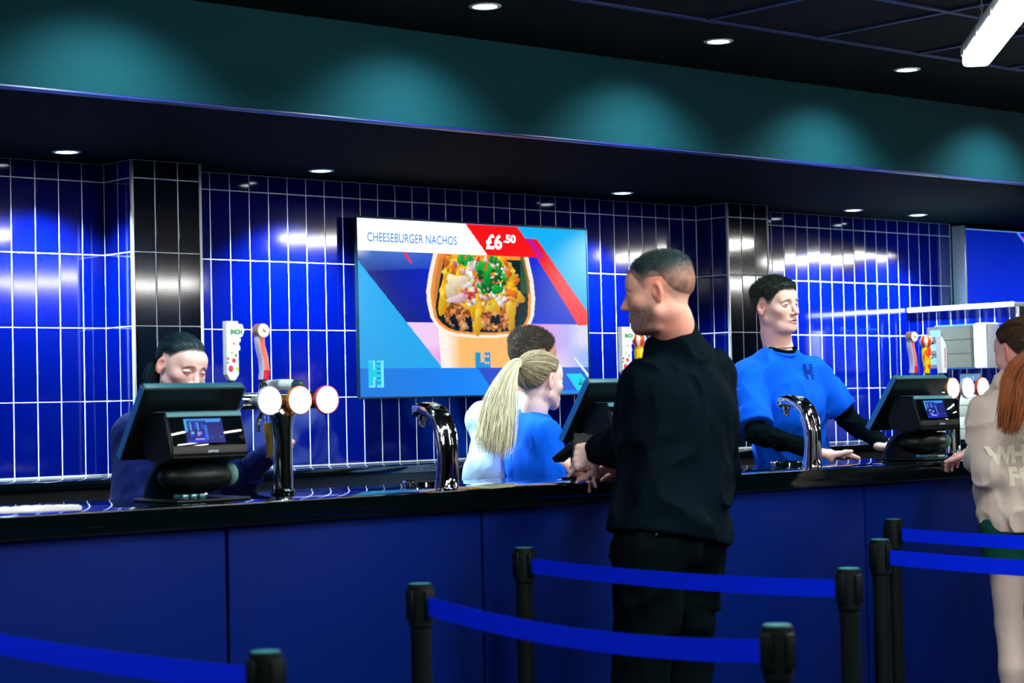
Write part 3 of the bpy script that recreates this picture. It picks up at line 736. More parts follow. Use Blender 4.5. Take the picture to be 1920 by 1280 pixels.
def tower(label, cx, cy, xs, handles, rims, bar=(-0.155, 0.17)):
    """chrome column and cross bar, three glowing badges towards the hall, three taps towards the staff"""
    t = thing('beer_tower', label, 'beer taps', (cx, cy, ZT), 0)
    Z = 0.298; TY = 0.165
    b = B(); b.lathe([(0, 0.001), (0.040, 0.001), (0.041, 0.006), (0.036, 0.012), (0.0345, 0.02)], 40); b.obj('base_flange', mat('dark_chrome', lin(60, 80, 85), 0.12, metal=1.0), t)
    b = B()
    prof = [(0.031, 0.015), (0.0315, 0.05), (0.031, 0.12), (0.0305, 0.17), (0.033, 0.21), (0.042, 0.245), (0.055, 0.268), (0.05, 0.275), (0, 0.276)]
    b.lathe(prof, 48)
    for v in b.bm.verts:
        if v.co.z > 0.19: v.co.y *= max(0.45, 1-(v.co.z-0.19)*7)
    b.obj('column', chrome, t)
    b = B(); b.cyl((bar[0], 0, Z), (bar[1], 0, Z), 0.027, n=40)
    for e in bar:
        s_ = 1 if e > 0 else -1
        b.cyl((e, 0, Z), (e+s_*0.008, 0, Z), 0.030, n=40); b.cyl((e+s_*0.008, 0, Z), (e+s_*0.016, 0, Z), 0.024, 0.012, n=40)
    b.obj('cross_bar', chrome, t)
    for k, x in enumerate(xs):
        bx = x-cx
        b = B(); b.cyl((bx, 0, Z), (bx, -0.035, Z), 0.010, n=20); b.cyl((bx, -0.022, Z), (bx, -0.030, Z), 0.017, n=6); st = b.obj('badge_stem', chrome, t)
        b = B(); b.lathe([(0, 0), (0.040, 0), (0.0445, 0.004), (0.046, 0.012), (0.0455, 0.018), (0.0435, 0.0195), (0.042, 0.0185)], 48, frame((1, 0, 0), (0, 0, 1), (0, -1, 0), (bx, -0.034, Z)))
        d = b.obj('badge', mat('badge_rim_%d' % k if False else rims[k][0], lin(*rims[k][1]), 0.2, metal=0.4), t)
        b = B(); b.lathe([(0, 0.0215), (0.02, 0.021), (0.035, 0.0195), (0.0425, 0.017)], 44, frame((1, 0, 0), (0, 0, 1), (0, -1, 0), (bx, -0.034, Z)))
        b.obj('lit_face', mat('lit_badge_face', (1, 1, 1, 1), 0.4, emit=(1.0, 0.98, 0.93, 1), es=2.6), d)
        # tap towards the staff
        b = B(); b.cyl((bx, 0.02, Z), (bx, TY, Z), 0.0115, n=20); b.cyl((bx, 0.035, Z), (bx, 0.045, Z), 0.018, n=24)
        b.cyl((bx, TY, Z-0.028), (bx, TY, Z+0.028), 0.0155, n=24); b.cyl((bx, TY, Z+0.028), (bx, TY, Z+0.045), 0.010, n=20)
        b.tube([(bx, TY, Z-0.02), (bx, TY+0.01, Z-0.045), (bx, TY+0.023, Z-0.065), (bx, TY+0.025, Z-0.10)], 0.0075, 14)
        b.obj('tap', chrome, t)
        h = handles[k]
        if h == 'down':
            yy = TY-0.06; b = B()
            b.tube([(bx-0.01, yy+0.0, Z+0.05), (bx-0.01, yy+0.03, Z+0.052), (bx-0.012, yy+0.09, Z+0.053), (bx-0.012, yy+0.155, Z+0.052), (bx-0.012, yy+0.172, Z+0.05)], [0.013, 0.017, 0.0185, 0.018, 0.011], 24)
            o = b.obj('tap_handle', mat('frosted_white_handle', lin(215, 228, 228), 0.35), t)
            b = B(); b.cyl((bx-0.01, yy-0.022, Z+0.05), (bx-0.01, yy+0.004, Z+0.05), 0.018, n=28); b.sph((bx-0.01, yy-0.022, Z+0.05), 0.012, 16); b.obj('collar', mat('dark_rubber_collar', lin(25, 60, 70), 0.3), t)
        elif h: h(t, bx, TY, Z+0.07)
    # clear spout tube hanging from the left tap
    return t
PINK = ('pink_badge_rim', (235, 90, 90)); ORG = ('orange_badge_rim', (225, 130, 70)); WHT = ('silver_badge_rim', (200, 210, 215))
BX = lambda *us: tuple(at(u_, 745, 5.185).x for u_ in us)
tw = tower('chrome beer tap tower beside the left till with its third handle pulled flat', 3.552, 5.22, BX(500, 557, 608), (handle_tall, handle_hook, 'down'), (WHT, ORG, PINK), (-0.155, 0.165))
b = B(); b.cyl((-0.085, 0.175, 0.12), (-0.085, 0.175, 0.245), 0.0095, n=20, cap=False); b.obj('spout_tube', mat('clear_spout_tube', lin(190, 215, 240), 0.15, trans=0.3), tw)
tower('chrome beer tap tower half hidden behind the black-jacket customer', at(1200, 650, 5.425).x, 5.26, tuple(at(u_, 650, 5.425).x for u_ in (1171, 1199, 1227)), (handle_tall, handle_ball, handle_hook), (PINK, ORG, WHT))
tower('chrome beer tap tower beside the right till with a striped ball handle', 7.02, 5.22, BX(1782, 1810, 1838), (handle_hook, handle_ball, handle_white), (ORG, WHT, PINK))

# ------------------------------------------------------------------ arched chrome fonts with round drip trays
def font(label, x, y):
    t = thing('arched_beer_font', label, 'beer font', (x, y, ZT), 0, None)
    pts = [(0, 0, 0.002), (0, -0.002, 0.03), (0, -0.006, 0.08), (0, -0.006, 0.13), (0, 0.002, 0.18), (0, 0.022, 0.222), (0, 0.055, 0.250), (0, 0.095, 0.262), (0, 0.130, 0.258), (0, 0.152, 0.246)]
    b = B(); b.tube(pts, [1.05, 0.98, 0.92, 0.92, 0.98, 1.0, 1.0, 1.0, 0.95, 0.6], 28, flat=(0.040, 0.022, (1, 0, 0)))
    b.obj('arch', chrome, t)
    pts = [(0, -0.0215, 0.03), (0, -0.0265, 0.08), (0, -0.0265, 0.13), (0, -0.019, 0.18), (0, 0.004, 0.225)]
    b = B(); b.tube(pts, 1.0, 14, flat=(0.006, 0.004, (1, 0, 0))); b.obj('front_spine', chrome, t)
    b = B(); b.sph((0, 0.062, 0.272), 0.020, 20, sc=(1, 1.25, 0.35)); b.obj('top_badge', mat('satin_silver_badge', lin(190, 205, 205), 0.25, metal=0.7), t)
    b = B(); b.lathe([(0, 0.200), (0.008, 0.200), (0.011, 0.205), (0.011, 0.222), (0.016, 0.224), (0.016, 0.248), (0, 0.25)], 24, Matrix.Translation((0, 0.128, 0))); b.obj('nozzle', chrome, t)
    b = B(); b.lathe([(0.036, 0.001), (0.040, 0.001), (0.036, 0.02), (0.03, 0.03), (0, 0.032)], 32, Matrix.Diagonal((1, 0.8, 1, 1))); b.obj('foot', chrome, t)
    tr = B(); Mt = Matrix.Translation((0, 0.13, 0))
    tr.lathe([(0, 0.003), (0.058, 0.003), (0.060, 0.001), (0.066, 0.002), (0.070, 0.016), (0.068, 0.020), (0.064, 0.018), (0.060, 0.010), (0, 0.009)], 44, Mt)
    dt = tr.obj('drip_tray', chrome, t)
    g = B()
    for k in range(-5, 6):
        xx = k*0.0105; L = math.sqrt(max(0, 0.058**2-xx*xx)); g.cyl((xx, 0.13-L, 0.0165), (xx, 0.13+L, 0.0165), 0.0016, n=8)
    g.obj('grille', chrome, dt)
    return t
font('arched chrome beer font with a drip tray between left tap tower and ponytailed woman', 4.14, 5.125)
font('arched chrome beer font with a drip tray in front of the young barman', 5.99, 5.13)

# ------------------------------------------------------------------ tills seen from behind
def paint_till(seed):
    def f(u, v):
        C = np.zeros((len(u), 3), np.float32); C[:] = L3(5, 18, 120)
        r2 = np.random.default_rng(seed)
        def q(a, b_, c, d, col): C[(u > a) & (u < c) & (v > b_) & (v < d)] = L3(*col)
        q(0, 0.9, 0.97, 1, (60, 140, 235)); q(0, 0.45, 0.06, 0.95, (80, 190, 235)); q(0, 0, 0.55, 0.12, (10, 40, 200))
        for k in range(7):
            a = 0.08+0.06*k; q(a, 0.5+0.1*r2.random(), a+0.035, 0.85, ((30, 90, 220), (90, 190, 240), (10, 30, 200))[k % 3])
        for k in range(6):
            a, b_ = 0.08+0.4*r2.random(), 0.15+0.3*r2.random(); q(a, b_, a+0.08, b_+0.1, ((120, 200, 245), (20, 60, 230), (150, 120, 240))[k % 3])
        q(0.50, 0.12, 0.58, 0.75, (30, 110, 235)); q(0.56, 0.84, 0.95, 0.92, (60, 160, 245))
        q(0.22, 0.13, 0.48, 0.17, (170, 170, 250)); q(0.62, 0.2, 0.72, 0.24, (40, 110, 220)); q(0.86, 0.2, 0.94, 0.25, (40, 120, 230))
        return C
    return f
def till(label, cx, cy, seed):
    """cx: middle of the monitor, cy: counter spot under its top edge. staff side is +y"""
    t = thing('till', label, 'till', (cx, cy, ZT), 0)
    # monitor slab, leaning back towards the hall
    zt, yt, zb, yb = 0.338, 0.0, 0.125, 0.150
    up = Vector((0, yt-yb, zt-zb)).normalized(); nrm = up.cross(Vector((1, 0, 0))).normalized()    # towards staff side?
    if nrm.y < 0: nrm = -nrm
    H = math.hypot(zt-zb, yt-yb)
    M = frame((1, 0, 0), up, Vector((1, 0, 0)).cross(up), (0, yb, zb))
    b = B(); b.box(-0.177, 0.177, 0, H, -0.032, 0.0, bev=0.006, seg=3, M=M)
    mo = b.obj('monitor', blackplastic, t)
    b = B(); b.box(-0.165, 0.165, 0.012, H-0.012, -0.0335, -0.0318, M=M); b.obj('display', mat('till_staff_screen', lin(20, 40, 90), 0.15, emit=lin(60, 110, 220), es=0.25), mo)
    # light caught by the side edges, painted as a lighter strip
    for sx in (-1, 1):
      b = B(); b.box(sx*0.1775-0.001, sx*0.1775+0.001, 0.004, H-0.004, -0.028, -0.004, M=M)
      b.obj('lit_side_edge', mat('blue_grey_lit_edge', lin(40, 110, 190), 0.35), mo)
    # housing for the customer display
    x0, x1 = -0.142, 0.125
    prof = [(0.055, 0.262), (-0.045, 0.268), (-0.052, 0.260), (-0.085, 0.165), (-0.088, 0.140), (-0.080, 0.128), (0.0, 0.118), (0.075, 0.135), (0.085, 0.18)]
    Mx = frame((0, 1, 0), (0, 0, 1), (1, 0, 0), (x0, 0, 0))
    b = B(); b.prism(prof, Mx, x1-x0)
    es = list(b.bm.edges); bmesh.ops.bevel(b.bm, geom=es, offset=0.006, segments=3, affect='EDGES')
    hs = b.obj('customer_display', blackplastic, t)
    p0 = Vector((0, -0.085, 0.165)); p1 = Vector((0, -0.052, 0.260)); upd = (p1-p0).normalized(); out = Vector((1, 0, 0)).cross(upd)
    if out.y > 0: out = -out
    b = B(); Mf = frame((1, 0, 0), upd, out, p0)
    b.box(x0+0.008, x1-0.008, 0.004, 0.094, -0.0005, 0.0012, bev=0.0004, M=Mf); b.obj('glass_front', mat('gloss_black_glass', lin(4, 10, 16), 0.04, spec=0.7), hs)
    screen_mesh('display', 0.132, 0.076, 60, 36, paint_till(seed), 1.0, hs, M=Mf @ Matrix.Translation((-0.085, 0.012, 0.0018)) @ Matrix(((1, 0, 0, 0), (0, 0, 1, 0), (0, -1, 0, 0), (0, 0, 0, 1))))
    text('lettering', 'partner', frame((1, 0, 0), upd, out, p0+Vector((-0.02, -0.002, -0.018)) + out*0.006), mat('silver_print', lin(160, 185, 190), 0.4), hs, size=0.012, bold=0.0003)
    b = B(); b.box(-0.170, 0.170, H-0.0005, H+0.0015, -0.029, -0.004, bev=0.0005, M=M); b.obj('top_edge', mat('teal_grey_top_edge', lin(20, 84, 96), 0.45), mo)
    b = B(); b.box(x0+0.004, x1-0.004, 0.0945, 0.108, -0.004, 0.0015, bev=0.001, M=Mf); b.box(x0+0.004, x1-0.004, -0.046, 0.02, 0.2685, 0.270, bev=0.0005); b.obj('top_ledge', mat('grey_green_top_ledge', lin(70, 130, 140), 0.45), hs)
    # curved stand
    pts = [(0, -0.02, 0.135), (0, 0.03, 0.128), (0, 0.075, 0.108), (0, 0.11, 0.075), (0, 0.13, 0.04), (0, 0.142, 0.008)]
    b = B(); b.tube(pts, 1.0, 20, flat=(0.105, 0.014, (1, 0, 0))); b.obj('stand', mat('blue_black_stand', lin(10, 34, 60), 0.3), t)
    # rounded drum below
    b = B(); b.sph((0, 0.01, 0.075), 1, 32, sc=(0.125, 0.082, 0.052)); b.obj('drum', blackplastic, t)
    b = B(); b.sph((0.100, -0.004, 0.079), 1, 20, sc=(0.024, 0.05, 0.038)); b.obj('drum_end', mat('grey_green_cap', lin(95, 140, 135), 0.5), t)
    b = B(); b.box(-0.13, 0.13, -0.09, 0.165, 0.001, 0.012, bev=0.005, seg=3); bs = b.obj('base_plate', blackplastic, t)
    for k in range(3):
        b = B(); b.box(-0.105+0.03*k, -0.083+0.03*k, -0.082, -0.03, 0.012, 0.026, bev=0.003); b.obj('connector', mat('steel_connector', lin(90, 140, 150), 0.25, metal=0.8), bs)
    return t
till('black till on the left of the bar in front of the dark-haired woman', 3.175, 5.115, 3)
till('black till in the middle of the bar behind the black-jacket customer', 4.98, 5.13, 5)
till('black till on the right of the bar beside the young barman', 6.71, 5.13, 8)

# ------------------------------------------------------------------ small things on the counter
b = B()
n = 26
pts = [(-0.27+0.24*math.sin(i*0)+0.5*i/n, 0, 0) for i in range(n+1)]
bm_ = b.bm
def towel():
    b = B(); nx, ny = 40, 8
    P = []
    for i in range(nx+1):
        for j in range(ny+1):
            x = -0.30+0.42*i/nx; y = -0.035+0.07*j/ny
            z = 0.010+0.004*math.sin(x*30+j)+0.003*math.sin(x*70+j*2)
            P.append((x, y+0.004*math.sin(x*25), z))
    me_bm = b.bm; V = [me_bm.verts.new(p) for p in P]; V2 = [me_bm.verts.new((p[0], p[1], 0.0008)) for p in P]
    I = lambda i, j: i*(ny+1)+j
    for i in range(nx):
        for j in range(ny):
            me_bm.faces.new((V[I(i, j)], V[I(i+1, j)], V[I(i+1, j+1)], V[I(i, j+1)]))
    for i in range(nx):
        for j, fl in ((0, 0), (ny, 1)):
            q = (V[I(i, j)], V2[I(i, j)], V2[I(i+1, j)], V[I(i+1, j)]); me_bm.faces.new(q)
    for j in range(ny):
        for i in (0, nx): me_bm.faces.new((V[I(i, j)], V[I(i, j+1)], V2[I(i, j+1)], V2[I(i, j)]))
    o = b.obj('folded_cloth', mat('white_cotton_cloth', lin(240, 246, 248), 0.9, bump=(200, 0.4, 0.001)))
    o.location = (2.63, 5.09, ZT); o.rotation_euler = (0, 0, R(-12)); return o
b.bm.free()
tag(towel(), 'narrow folded white cloth lying on the left end of the bar', 'cloth')

t = thing('till_roll_box', 'small pale box on the bar right of the right till', 'box', (7.05, 5.02, ZT))
b = B(); b.box(-0.035, 0.035, -0.03, 0.03, 0, 0.022, bev=0.002); b.obj('body', mat('pale_grey_card', lin(215, 225, 220), 0.6), t)
t = thing('serving_tray', 'stacked white trays on the bar beside the hooded customer', 'tray', (7.20, 5.13, ZT+0.0005))
for k in range(2):
    b = B(); b.box(-0.11+0.008*k, 0.11-0.008*k, -0.07, 0.07, 0.024*k, 0.024*k+0.02, bev=0.006, seg=3); b.obj('tray', mat('white_tray_plastic', lin(228, 238, 235), 0.4), t)
b = B(); b.lathe([(0, 0.0), (0.028, 0.0), (0.033, 0.06), (0.037, 0.115), (0.039, 0.118), (0.0355, 0.115), (0.0315, 0.06), (0.0265, 0.003), (0, 0.003)], 32)
o = b.obj('plastic_cup', mat('frosted_blue_cup', lin(175, 215, 250), 0.12, trans=0.6)); o.location = (7.385, 5.2, ZT+0.001)
tag(o, 'clear bluish plastic cup by the left arm of the hooded customer', 'cup')

# beer glass held behind the left tower
t = thing('beer_glass', 'glass being filled with lager behind the column of the left tap tower', 'glass', tuple(at(515, 858, 5.43)))
b = B(); b.lathe([(0, 0), (0.028, 0), (0.031, 0.05), (0.038, 0.145), (0.036, 0.145), (0.029, 0.05), (0.026, 0.006), (0, 0.006)], 32); b.obj('tumbler', mat('drinking_glass', (0.95, 1, 1, 1), 0.02, trans=1.0, ior=1.45), t)
b = B(); b.lathe([(0, 0.0075), (0.0255, 0.0075), (0.0285, 0.05), (0.0345, 0.115), (0, 0.115)], 32); b.obj('lager', mat('amber_lager', lin(225, 190, 60), 0.1, trans=0.4), t)

# card reader between the customer and the ponytailed woman
t = thing('card_reader', 'black card payment reader on a thin stand at the hands of the black-jacket customer', 'card reader', (4.78, 5.20, ZT), R(20))
b = B(); b.cyl((0, 0, 0.001), (0, 0, 0.008), 0.045, n=32); b.cyl((0, 0, 0.008), (0, 0, 0.09), 0.010, n=20); b.obj('stand', blackplastic, t)
M = Matrix.Translation((0, 0, 0.112)) @ Matrix.Rotation(R(-35), 4, 'X')
b = B(); b.box(-0.037, 0.037, -0.078, 0.078, -0.012, 0.012, bev=0.006, seg=3, M=M); bo = b.obj('body', blackplastic, t)
b = B(); b.box(-0.029, 0.029, 0.012, 0.068, 0.0118, 0.013, M=M); b.obj('display', mat('reader_display', lin(60, 120, 130), 0.2, emit=lin(40, 120, 130), es=0.4), bo)
b = B()
for i in range(3):
    for j in range(4): b.box(-0.026+i*0.019, -0.012+i*0.019, -0.066+j*0.017, -0.055+j*0.017, 0.0118, 0.014, bev=0.001, M=M)
b.obj('keys', mat('grey_keys', lin(120, 150, 155), 0.5), bo)

# ------------------------------------------------------------------ belt posts of the waiting line
belt_m = mat('royal_blue_webbing', lin(0, 38, 238), 0.8, spec=0.05, bump=(900, 0.3, 0.0004, (1, 1, 4)))
def post_mesh(t):
    b = B(); b.lathe([(0, 0.0), (0.160, 0.0), (0.162, 0.006), (0.150, 0.014), (0.05, 0.024), (0.034, 0.034), (0, 0.034)], 44); b.obj('base', darkmetal, t)
    b = B(); b.cyl((0, 0, 0.03), (0, 0, 0.845), 0.0265, n=36); b.obj('pole', darkmetal, t)
    b = B(); b.lathe([(0, 0.84), (0.0275, 0.84), (0.0315, 0.845), (0.0315, 0.944), (0.0305, 0.949), (0.027, 0.95), (0, 0.95)], 40); h = b.obj('cassette_head', darkmetal, t)
    b = B(); b.cyl((0, 0, 0.9495), (0, 0, 0.9515), 0.027, n=36); b.obj('top_cap', mat('teal_grey_cap', lin(30, 110, 118), 0.5), h)
    for k in range(4):
        a = R(90)*k; b = B(); b.box(0.0295, 0.0385, -0.013, 0.013, 0.862, 0.936, bev=0.003, M=Matrix.Rotation(a, 4, 'Z')); b.obj('belt_clip', darkmetal, h)
def post(label, x, y, other=None, sag=0.012, bottom=0.0):
    t = thing('belt_barrier_post', label, 'barrier post', (x, y, 0), 0, 'belt barrier posts of the waiting line')
    post_mesh(t)
    if other:
        a = Vector((x, y, 0)); c = Vector((other[0], other[1], 0)); d = (c-a); L = d.length; d.normalize(); nn = Vector((-d.y, d.x, 0))
        s0, s1 = 0.036, L-0.036; n = 36
        b = B(); rings = []
        for i in range(n+1):
            s = s0+(s1-s0)*i/n; q = i/n
            z = 0.919-sag*4*q*(1-q); p = d*s
            tw_ = 0.0
            ring = [b.bm.verts.new((p.x+nn.x*o_, p.y+nn.y*o_, z+h_)) for o_, h_ in ((-0.0009, -0.047), (0.0009, -0.047), (0.0009, 0.0), (-0.0009, 0.0))]
            rings.append(ring)
        for A, Bq in zip(rings, rings[1:]):
            for k in range(4): b.bm.faces.new((A[k], A[(k+1) % 4], Bq[(k+1) % 4], Bq[k]))
        b.bm.faces.new(rings[0]); b.bm.faces.new(rings[-1][::-1])
        b.obj('belt', belt_m, t)
    return t
PA, PB, PCc, PD, PE, PF, PG = (2.07, 3.11), (3.12, 3.98), (4.10, 4.70), (4.08, 3.38), (2.98, 2.655), (4.96, 3.98), (5.80, 4.59)
post('black belt post whose top just enters the bottom left of the picture', *PA)
post('black belt post beyond the left edge that starts the dim left belt', 2.03, 4.45, PA, 0.01)
post('black belt post with the lower long blue belt starting at it, left of the middle', *PB, PE, 0.028)
post('thin black belt post left of the black-jacket customer where the upper middle belt starts', *PCc, PD, 0.012)
post('black belt post with side clips at the right end of the upper middle belt', *PD)
post('black belt post at the bottom edge ending the lower long belt', *PE)
post('tall black belt post right of the customer, nearer one of the overlapping pair', *PF, (4.98, 2.5), 0.012)
post('black belt post behind the overlapping pair, closest to the bar on the right', *PG, (5.86, 3.1), 0.012)
post('black belt post beyond the right edge ending the nearer right belt', 4.98, 2.5)
post('black belt post beyond the right edge ending the farther right belt', 5.86, 3.1)

# ------------------------------------------------------------------ bodies from smooth distance fields
def smin(a, b, k):
    if k <= 0: return np.minimum(a, b)
    h = np.clip(0.5+0.5*(b-a)/k, 0, 1)
    return b+(a-b)*h-k*h*(1-h)

class Field:
    """regular grid; shapes are blended into d"""
    def __init__(s, lo, hi, h):
        s.h = h; s.lo = np.array(lo, np.float32)
        s.n = [int(math.ceil((hi[i]-lo[i])/h))+1 for i in range(3)]
        s.ax = [s.lo[i]+h*np.arange(s.n[i], dtype=np.float32) for i in range(3)]
        s.d = np.full(s.n, 1.0, np.float32)
    def sub(s, lo, hi):
        sl = []
        for i in range(3):
            a = max(0, int((lo[i]-s.lo[i])/s.h)); b = min(s.n[i], int((hi[i]-s.lo[i])/s.h)+2)
            if b <= a: return None
            sl.append(slice(a, b))
        return tuple(sl)
    def pts(s, sl):
        return (s.ax[0][sl[0]][:, None, None], s.ax[1][sl[1]][None, :, None], s.ax[2][sl[2]][None, None, :])
    def put(s, sl, v, k, op):
        c = s.d[sl]
        if op == 'add': s.d[sl] = smin(c, v, k)
        elif op == 'cut': s.d[sl] = -smin(-c, v, k)
    def cone(s, a, b, ra, rb, k=0.01, flat=None, op='add'):
        """rounded cone a-b; flat=(axis, factor) squeezes the section along axis"""
        a = np.array(a, np.float32); b = np.array(b, np.float32)
        m_ = max(ra, rb)+k+0.03
        sl = s.sub(np.minimum(a, b)-m_, np.maximum(a, b)+m_)
        if sl is None: return s
        X, Y, Z = s.pts(sl)
        dx, dy, dz = X-a[0], Y-a[1], Z-a[2]
        ab = b-a; L2 = float(ab@ab)+1e-12
        t = np.clip((dx*ab[0]+dy*ab[1]+dz*ab[2])/L2, 0, 1)
        qx, qy, qz = dx-ab[0]*t, dy-ab[1]*t, dz-ab[2]*t
        q2 = qx*qx+qy*qy+qz*qz
        if flat is not None:
            n = np.array(flat[0], np.float32); n /= np.linalg.norm(n); f = flat[1]
            pn = qx*n[0]+qy*n[1]+qz*n[2]
            q2 = q2+(f*f-1)*pn*pn
            dist = np.sqrt(q2); r = ra+(rb-ra)*t
            g = np.sqrt(np.maximum(q2+(f**4-f*f)*pn*pn*1.0, 1e-10))/np.maximum(dist, 1e-5)
            v = (dist-r)/np.clip(g, 1, f)
        else:
            v = np.sqrt(q2)-(ra+(rb-ra)*t)
        s.put(sl, v.astype(np.float32), k, op); return s
    def ell(s, c, r, M=None, k=0.01, op='add'):
        """ellipsoid with radii r in the axes of M (3x3 columns)"""
        c = np.array(c, np.float32); m_ = max(r)+k+0.03
        sl = s.sub(c-m_, c+m_)
        if sl is None: return s
        X, Y, Z = s.pts(sl); X, Y, Z = X-c[0], Y-c[1], Z-c[2]
        if M is not None:
            X, Y, Z = [X*M[0][i]+Y*M[1][i]+Z*M[2][i] for i in range(3)]
        k0 = np.sqrt((X/r[0])**2+(Y/r[1])**2+(Z/r[2])**2); k1 = np.sqrt((X/r[0]**2)**2+(Y/r[1]**2)**2+(Z/r[2]**2)**2)
        v = k0*(k0-1)/np.maximum(k1, 1e-6)
        s.put(sl, v.astype(np.float32), k, op); return s
    def plane(s, p, n, k=0.004):
        """remove what lies beyond p in direction n"""
        X, Y, Z = s.pts((slice(None),)*3); n = np.array(n, float); n /= np.linalg.norm(n)
        v = -((X-p[0])*n[0]+(Y-p[1])*n[1]+(Z-p[2])*n[2])
        s.d = -smin(-s.d, v.astype(np.float32), k) if k else np.maximum(s.d, -v); return s
    def mesh(s):
        """naive surface nets -> verts, quads"""
        d = s.d; ins = d < 0
        nx, ny, nz = d.shape
        c = ins[:-1, :-1, :-1].astype(np.int8)
        cnt = np.zeros((nx-1, ny-1, nz-1), np.int8)
        for i in (0, 1):
            for j in (0, 1):
                for k in (0, 1): cnt += ins[i:nx-1+i, j:ny-1+j, k:nz-1+k]
        act = (cnt > 0) & (cnt < 8)
        ci = np.argwhere(act)
        idx = np.full(act.shape, -1, np.int64); idx[act] = np.arange(len(ci))
        acc = np.zeros((len(ci), 3)); w_ = np.zeros(len(ci))
        corners = [(i, j, k) for i in (0, 1) for j in (0, 1) for k in (0, 1)]
        for a in corners:
            for ax in range(3):
                if a[ax]: continue
                b = list(a); b[ax] = 1
                da = d[ci[:, 0]+a[0], ci[:, 1]+a[1], ci[:, 2]+a[2]]; db = d[ci[:, 0]+b[0], ci[:, 1]+b[1], ci[:, 2]+b[2]]
                m_ = (da < 0) != (db < 0)
                t = np.where(m_, da/np.where(m_, da-db, 1), 0)
                p = np.zeros((len(ci), 3)); p[:, 0], p[:, 1], p[:, 2] = a; p[:, ax] += t
                acc += p*m_[:, None]; w_ += m_
        V = (ci+acc/w_[:, None])*s.h+s.lo
        Q = []
        for ax in range(3):
            o1, o2 = [(1, 2), (2, 0), (0, 1)][ax]
            sa = [slice(None)]*3; sb = [slice(None)]*3; sa[ax] = slice(0, -1); sb[ax] = slice(1, None)
            A, Bq = ins[tuple(sa)], ins[tuple(sb)]
            e = np.argwhere(A != Bq)
            ok = (e[:, o1] > 0) & (e[:, o2] > 0) & (e[:, o1] < s.n[o1]-1) & (e[:, o2] < s.n[o2]-1)
            e = e[ok]
            f = []
            for u_, v_ in ((0, 0), (-1, 0), (-1, -1), (0, -1)):
                q = e.copy(); q[:, o1] += u_; q[:, o2] += v_; f.append(idx[q[:, 0], q[:, 1], q[:, 2]])
            f = np.stack(f, 1); fl = A[e[:, 0], e[:, 1], e[:, 2]]
            f[~fl] = f[~fl][:, ::-1]
            Q.append(f)
        Q = np.concatenate(Q); Q = Q[(Q >= 0).all(1)]
        return V, Q

def npmesh(name, V, Q, colors=None):
    me = bpy.data.meshes.new(name)
    me.vertices.add(len(V)); me.vertices.foreach_set('co', np.asarray(V, np.float32).ravel())
    me.loops.add(len(Q)*4); me.loops.foreach_set('vertex_index', np.asarray(Q, np.int32).ravel())
    me.polygons.add(len(Q)); me.polygons.foreach_set('loop_start', np.arange(0, len(Q)*4, 4, dtype=np.int32))
    me.update(calc_edges=True); me.validate()
    me.polygons.foreach_set('use_smooth', [True]*len(me.polygons))
    if colors is not None:
        a = me.color_attributes.new('paint', 'FLOAT_COLOR', 'POINT')
        a.data.foreach_set('color', np.concatenate([colors, np.ones((len(colors), 1))], 1).astype(np.float32).ravel())
    return me

def join_np(parts):
    V = []; Q = []; C = []; n = 0
    for v, q, c in parts:
        V.append(v); Q.append(q+n); C.append(c); n += len(v)
    return np.concatenate(V), np.concatenate(Q), np.concatenate(C)

def mats3(right, fwd, up): return np.array([right, fwd, up], float).T      # columns are the axes
def unit(v): v = np.array(v, float); return v/np.linalg.norm(v)
def head_axes(face, tilt=0.0, roll=0.0):
    """face: horizontal direction, tilt: down positive"""
    f = unit([face[0], face[1], 0]); up = np.array([0, 0, 1.0])
    r = np.cross(f, up)
    f2 = f*math.cos(tilt)-up*math.sin(tilt); u2 = np.cross(r, f2)
    r2 = r*math.cos(roll)+u2*math.sin(roll); u3 = np.cross(r2, f2)
    return mats3(r2, f2, u3)

def smooth01(x, a, b):
    t = np.clip((x-a)/(b-a), 0, 1); return t*t*(3-2*t)

